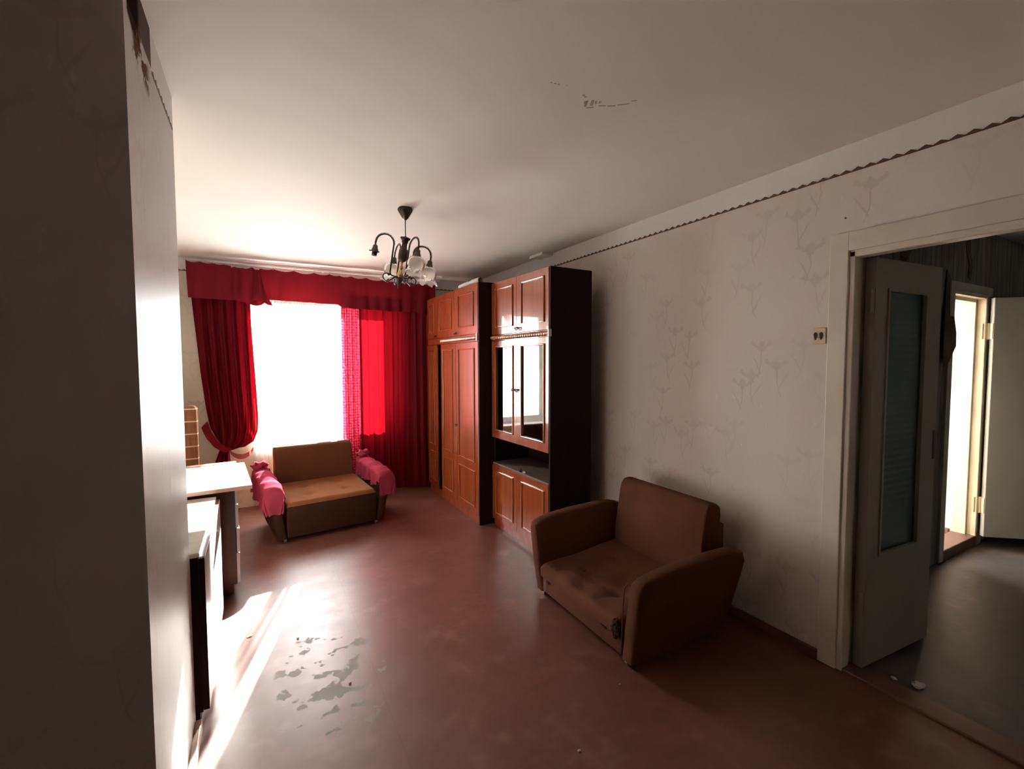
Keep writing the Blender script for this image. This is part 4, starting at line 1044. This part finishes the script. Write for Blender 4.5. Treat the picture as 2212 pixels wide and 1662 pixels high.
# ------------------------------------------------------------------ desk, sideboard, plaid mattress
dk = empty('desk', (-0.043, 3.157, 0), math.radians(4.5)); tag(dk, 'dark brown desk with a sunlit white top beside the window curtain', 'desk')
def D(n, bm, m, par=None): return obj(n, bm, m, par or dk)
D('desk_top', rbox((-0.86, 0.0, 0.735), (0.0, 0.735, 0.76), 0.003, 1), 'white_lam')
D('front_edge', boxes(((-0.86, -0.003, 0.736), (-0.001, 0.0, 0.7585))), 'wood_edge')
D('back_strip', rbox((-0.86, 0.735, 0.735), (-0.05, 0.80, 0.764), 0.003, 1), 'wood_edge')
bm = boxes(((-0.80, 0.245, 0.07), (-0.085, 0.263, 0.735)), ((-0.80, 0.71, 0.07), (-0.085, 0.728, 0.735)), ((-0.80, 0.263, 0.07), (-0.78, 0.71, 0.735)), ((-0.78, 0.263, 0.07), (-0.085, 0.71, 0.088)))
D('carcass', bm, 'wood_desk')
D('plinth', boxes(((-0.78, 0.275, 0.0), (-0.105, 0.70, 0.07))), 'wood_desk')
D('apron', boxes(((-0.80, 0.16, 0.66), (-0.12, 0.245, 0.735))), 'wood_desk')
dz = [(0.075, 0.27), (0.275, 0.43), (0.435, 0.585), (0.59, 0.732)]
for i, (a, b) in enumerate(dz):
    d = D('drawer', rbox((-0.084 + (0.0 if i != 1 else 0.003), 0.247, a), (-0.066 + (0.0 if i != 1 else 0.003), 0.726, b), 0.002, 1), 'pale_front')
    bm = bmesh.new(); lathe(bm, [(0.007, 0), (0.007, 0.0015), (0.003, 0.002)], 10); k = obj('keyhole', bm, 'black', d); k.location = (-0.0655 + (0.003 if i == 1 else 0), 0.30, b - 0.03); k.rotation_euler = (0, PI / 2, 0)

sb = empty('sideboard', (-0.21, 2.235, 0)); tag(sb, 'low dark sideboard with a pale scuffed top just behind the wall pier', 'sideboard')
part('carcass', boxes(((-0.66, 2.235, 0.045), (-0.232, 2.253, 0.70)), ((-0.66, 3.115, 0.045), (-0.232, 3.133, 0.70)), ((-0.66, 2.253, 0.045), (-0.642, 3.115, 0.70)), ((-0.642, 2.253, 0.045), (-0.232, 3.115, 0.063))), 'wood_dark', sb)
part('top_board', rbox((-0.66, 2.233, 0.70), (-0.226, 3.135, 0.718), 0.002, 1), 'pale_top', sb)
part('plinth', boxes(((-0.64, 2.25, 0.0), (-0.245, 3.12, 0.045))), 'wood_dark', sb)
for a, b in ((2.236, 2.682), (2.686, 3.132)):
    d = part('door', rbox((-0.231, a, 0.05), (-0.209, b, 0.695), 0.002, 1), 'pale_front', sb)
    part2('edge_strip', boxes(((-0.2305, a + 0.002, 0.694), (-0.2095, b - 0.002, 0.701))), 'metal', d)
    part2('side_edge', boxes(((-0.2305, a - 0.0012, 0.052), (-0.2095, a + 0.001, 0.694))), 'wood_dark', d)

pm = empty('plaid_mattress', (-0.66, 4.78, 0)); tag(pm, 'brown plaid folded mattress standing on end behind the desk', 'mattress')
b_ = rbox((-0.90, 4.66, 0.0), (-0.452, 4.765, 1.13), 0.035, 4); o = part('mattress_half', b_, 'plaid', pm, True)
b_ = rbox((-0.91, 4.775, 0.0), (-0.465, 4.88, 1.10), 0.035, 4); part('mattress_half', b_, 'plaid', pm, True)
bm = bmesh.new(); tube(bm, [(-0.462, 4.667, 1.095), (-0.458, 4.665, 0.8), (-0.462, 4.664, 0.5), (-0.458, 4.666, 0.04)], 0.006, 8); part('piping', bm, 'plaid', pm, True)

# ------------------------------------------------------------------ small fittings and debris
sw = empty('light_switch', (XR, 1.2565, 1.62)); tag(sw, 'broken cream wall socket plate beside the doorway casing', 'socket')
part('plate', rbox((XR - 0.014, 1.2255, 1.580), (XR, 1.2875, 1.660), 0.004, 2), 'plastic_cream', sw)
for yy in (1.272, 1.246):
    bm = bmesh.new(); pts = [(0.009 * math.cos(a) * (1.15 if math.sin(a) > 0 else 0.8), 0.019 * math.sin(a)) for a in [k * PI / 8 for k in range(16)]]
    prism([(yy + p[0], 1.619 + p[1]) for p in pts], XR - 0.0152, XR - 0.006, 'x', bm); part('slot', bm, 'black', sw)
bm = bmesh.new(); tube(bm, [(XR - 0.016, 1.259, 1.612), (XR - 0.012, 1.259, 1.612)], 0.0025, 8); part('screw', bm, 'dark_metal', sw)
jb = empty('junction_box', (2.36, 3.72, H)); tag(jb, 'small white junction box in the corner of ceiling and right wall', 'junction box')
part('box', rbox((2.31, 3.60, H - 0.022), (XR, 3.82, H), 0.004, 2), 'plastic_white', jb)
part('lid', rbox((2.305, 3.60, H - 0.028), (2.325, 3.82, H - 0.016), 0.003, 2), 'paint_white', jb)
crumple('crumpled_wrapper', (2.62, 0.885, 0.0), (0.030, 0.022, 0.010), 'paper', 'crumpled pale wrapper on the hallway floor by the door leaf', 'litter', 11)
crumple('crumpled_wrapper', (2.565, 0.955, 0.012), (0.012, 0.012, 0.006), 'plaster', 'small grey litter scrap by the doorway threshold', 'litter', 12)
spots = [((-0.075, 2.83), 'bit of white plaster in the sunlit floor near the sideboard'), ((0.155, 2.68), 'dark crumb on the glossy floor right of the sun stripe'), ((1.045, 1.36), 'tiny pale crumb on the floor in the foreground'),
         ((1.43, 1.56), 'pale crumb on the floor just left of the torn armchair'), ((1.60, 3.60), 'dark crumb on the floor in front of the wardrobe'), ((0.34, 2.18), 'dark flake on the peeled floor patch')]
for i, ((x, y), lab) in enumerate(spots):
    crumple('floor_crumb', (x, y, 0.0), (0.007 if i else 0.014, 0.005 if i else 0.009, 0.004), 'plaster' if i in (0, 2, 3) else 'soot', lab, 'crumb', 20 + i)
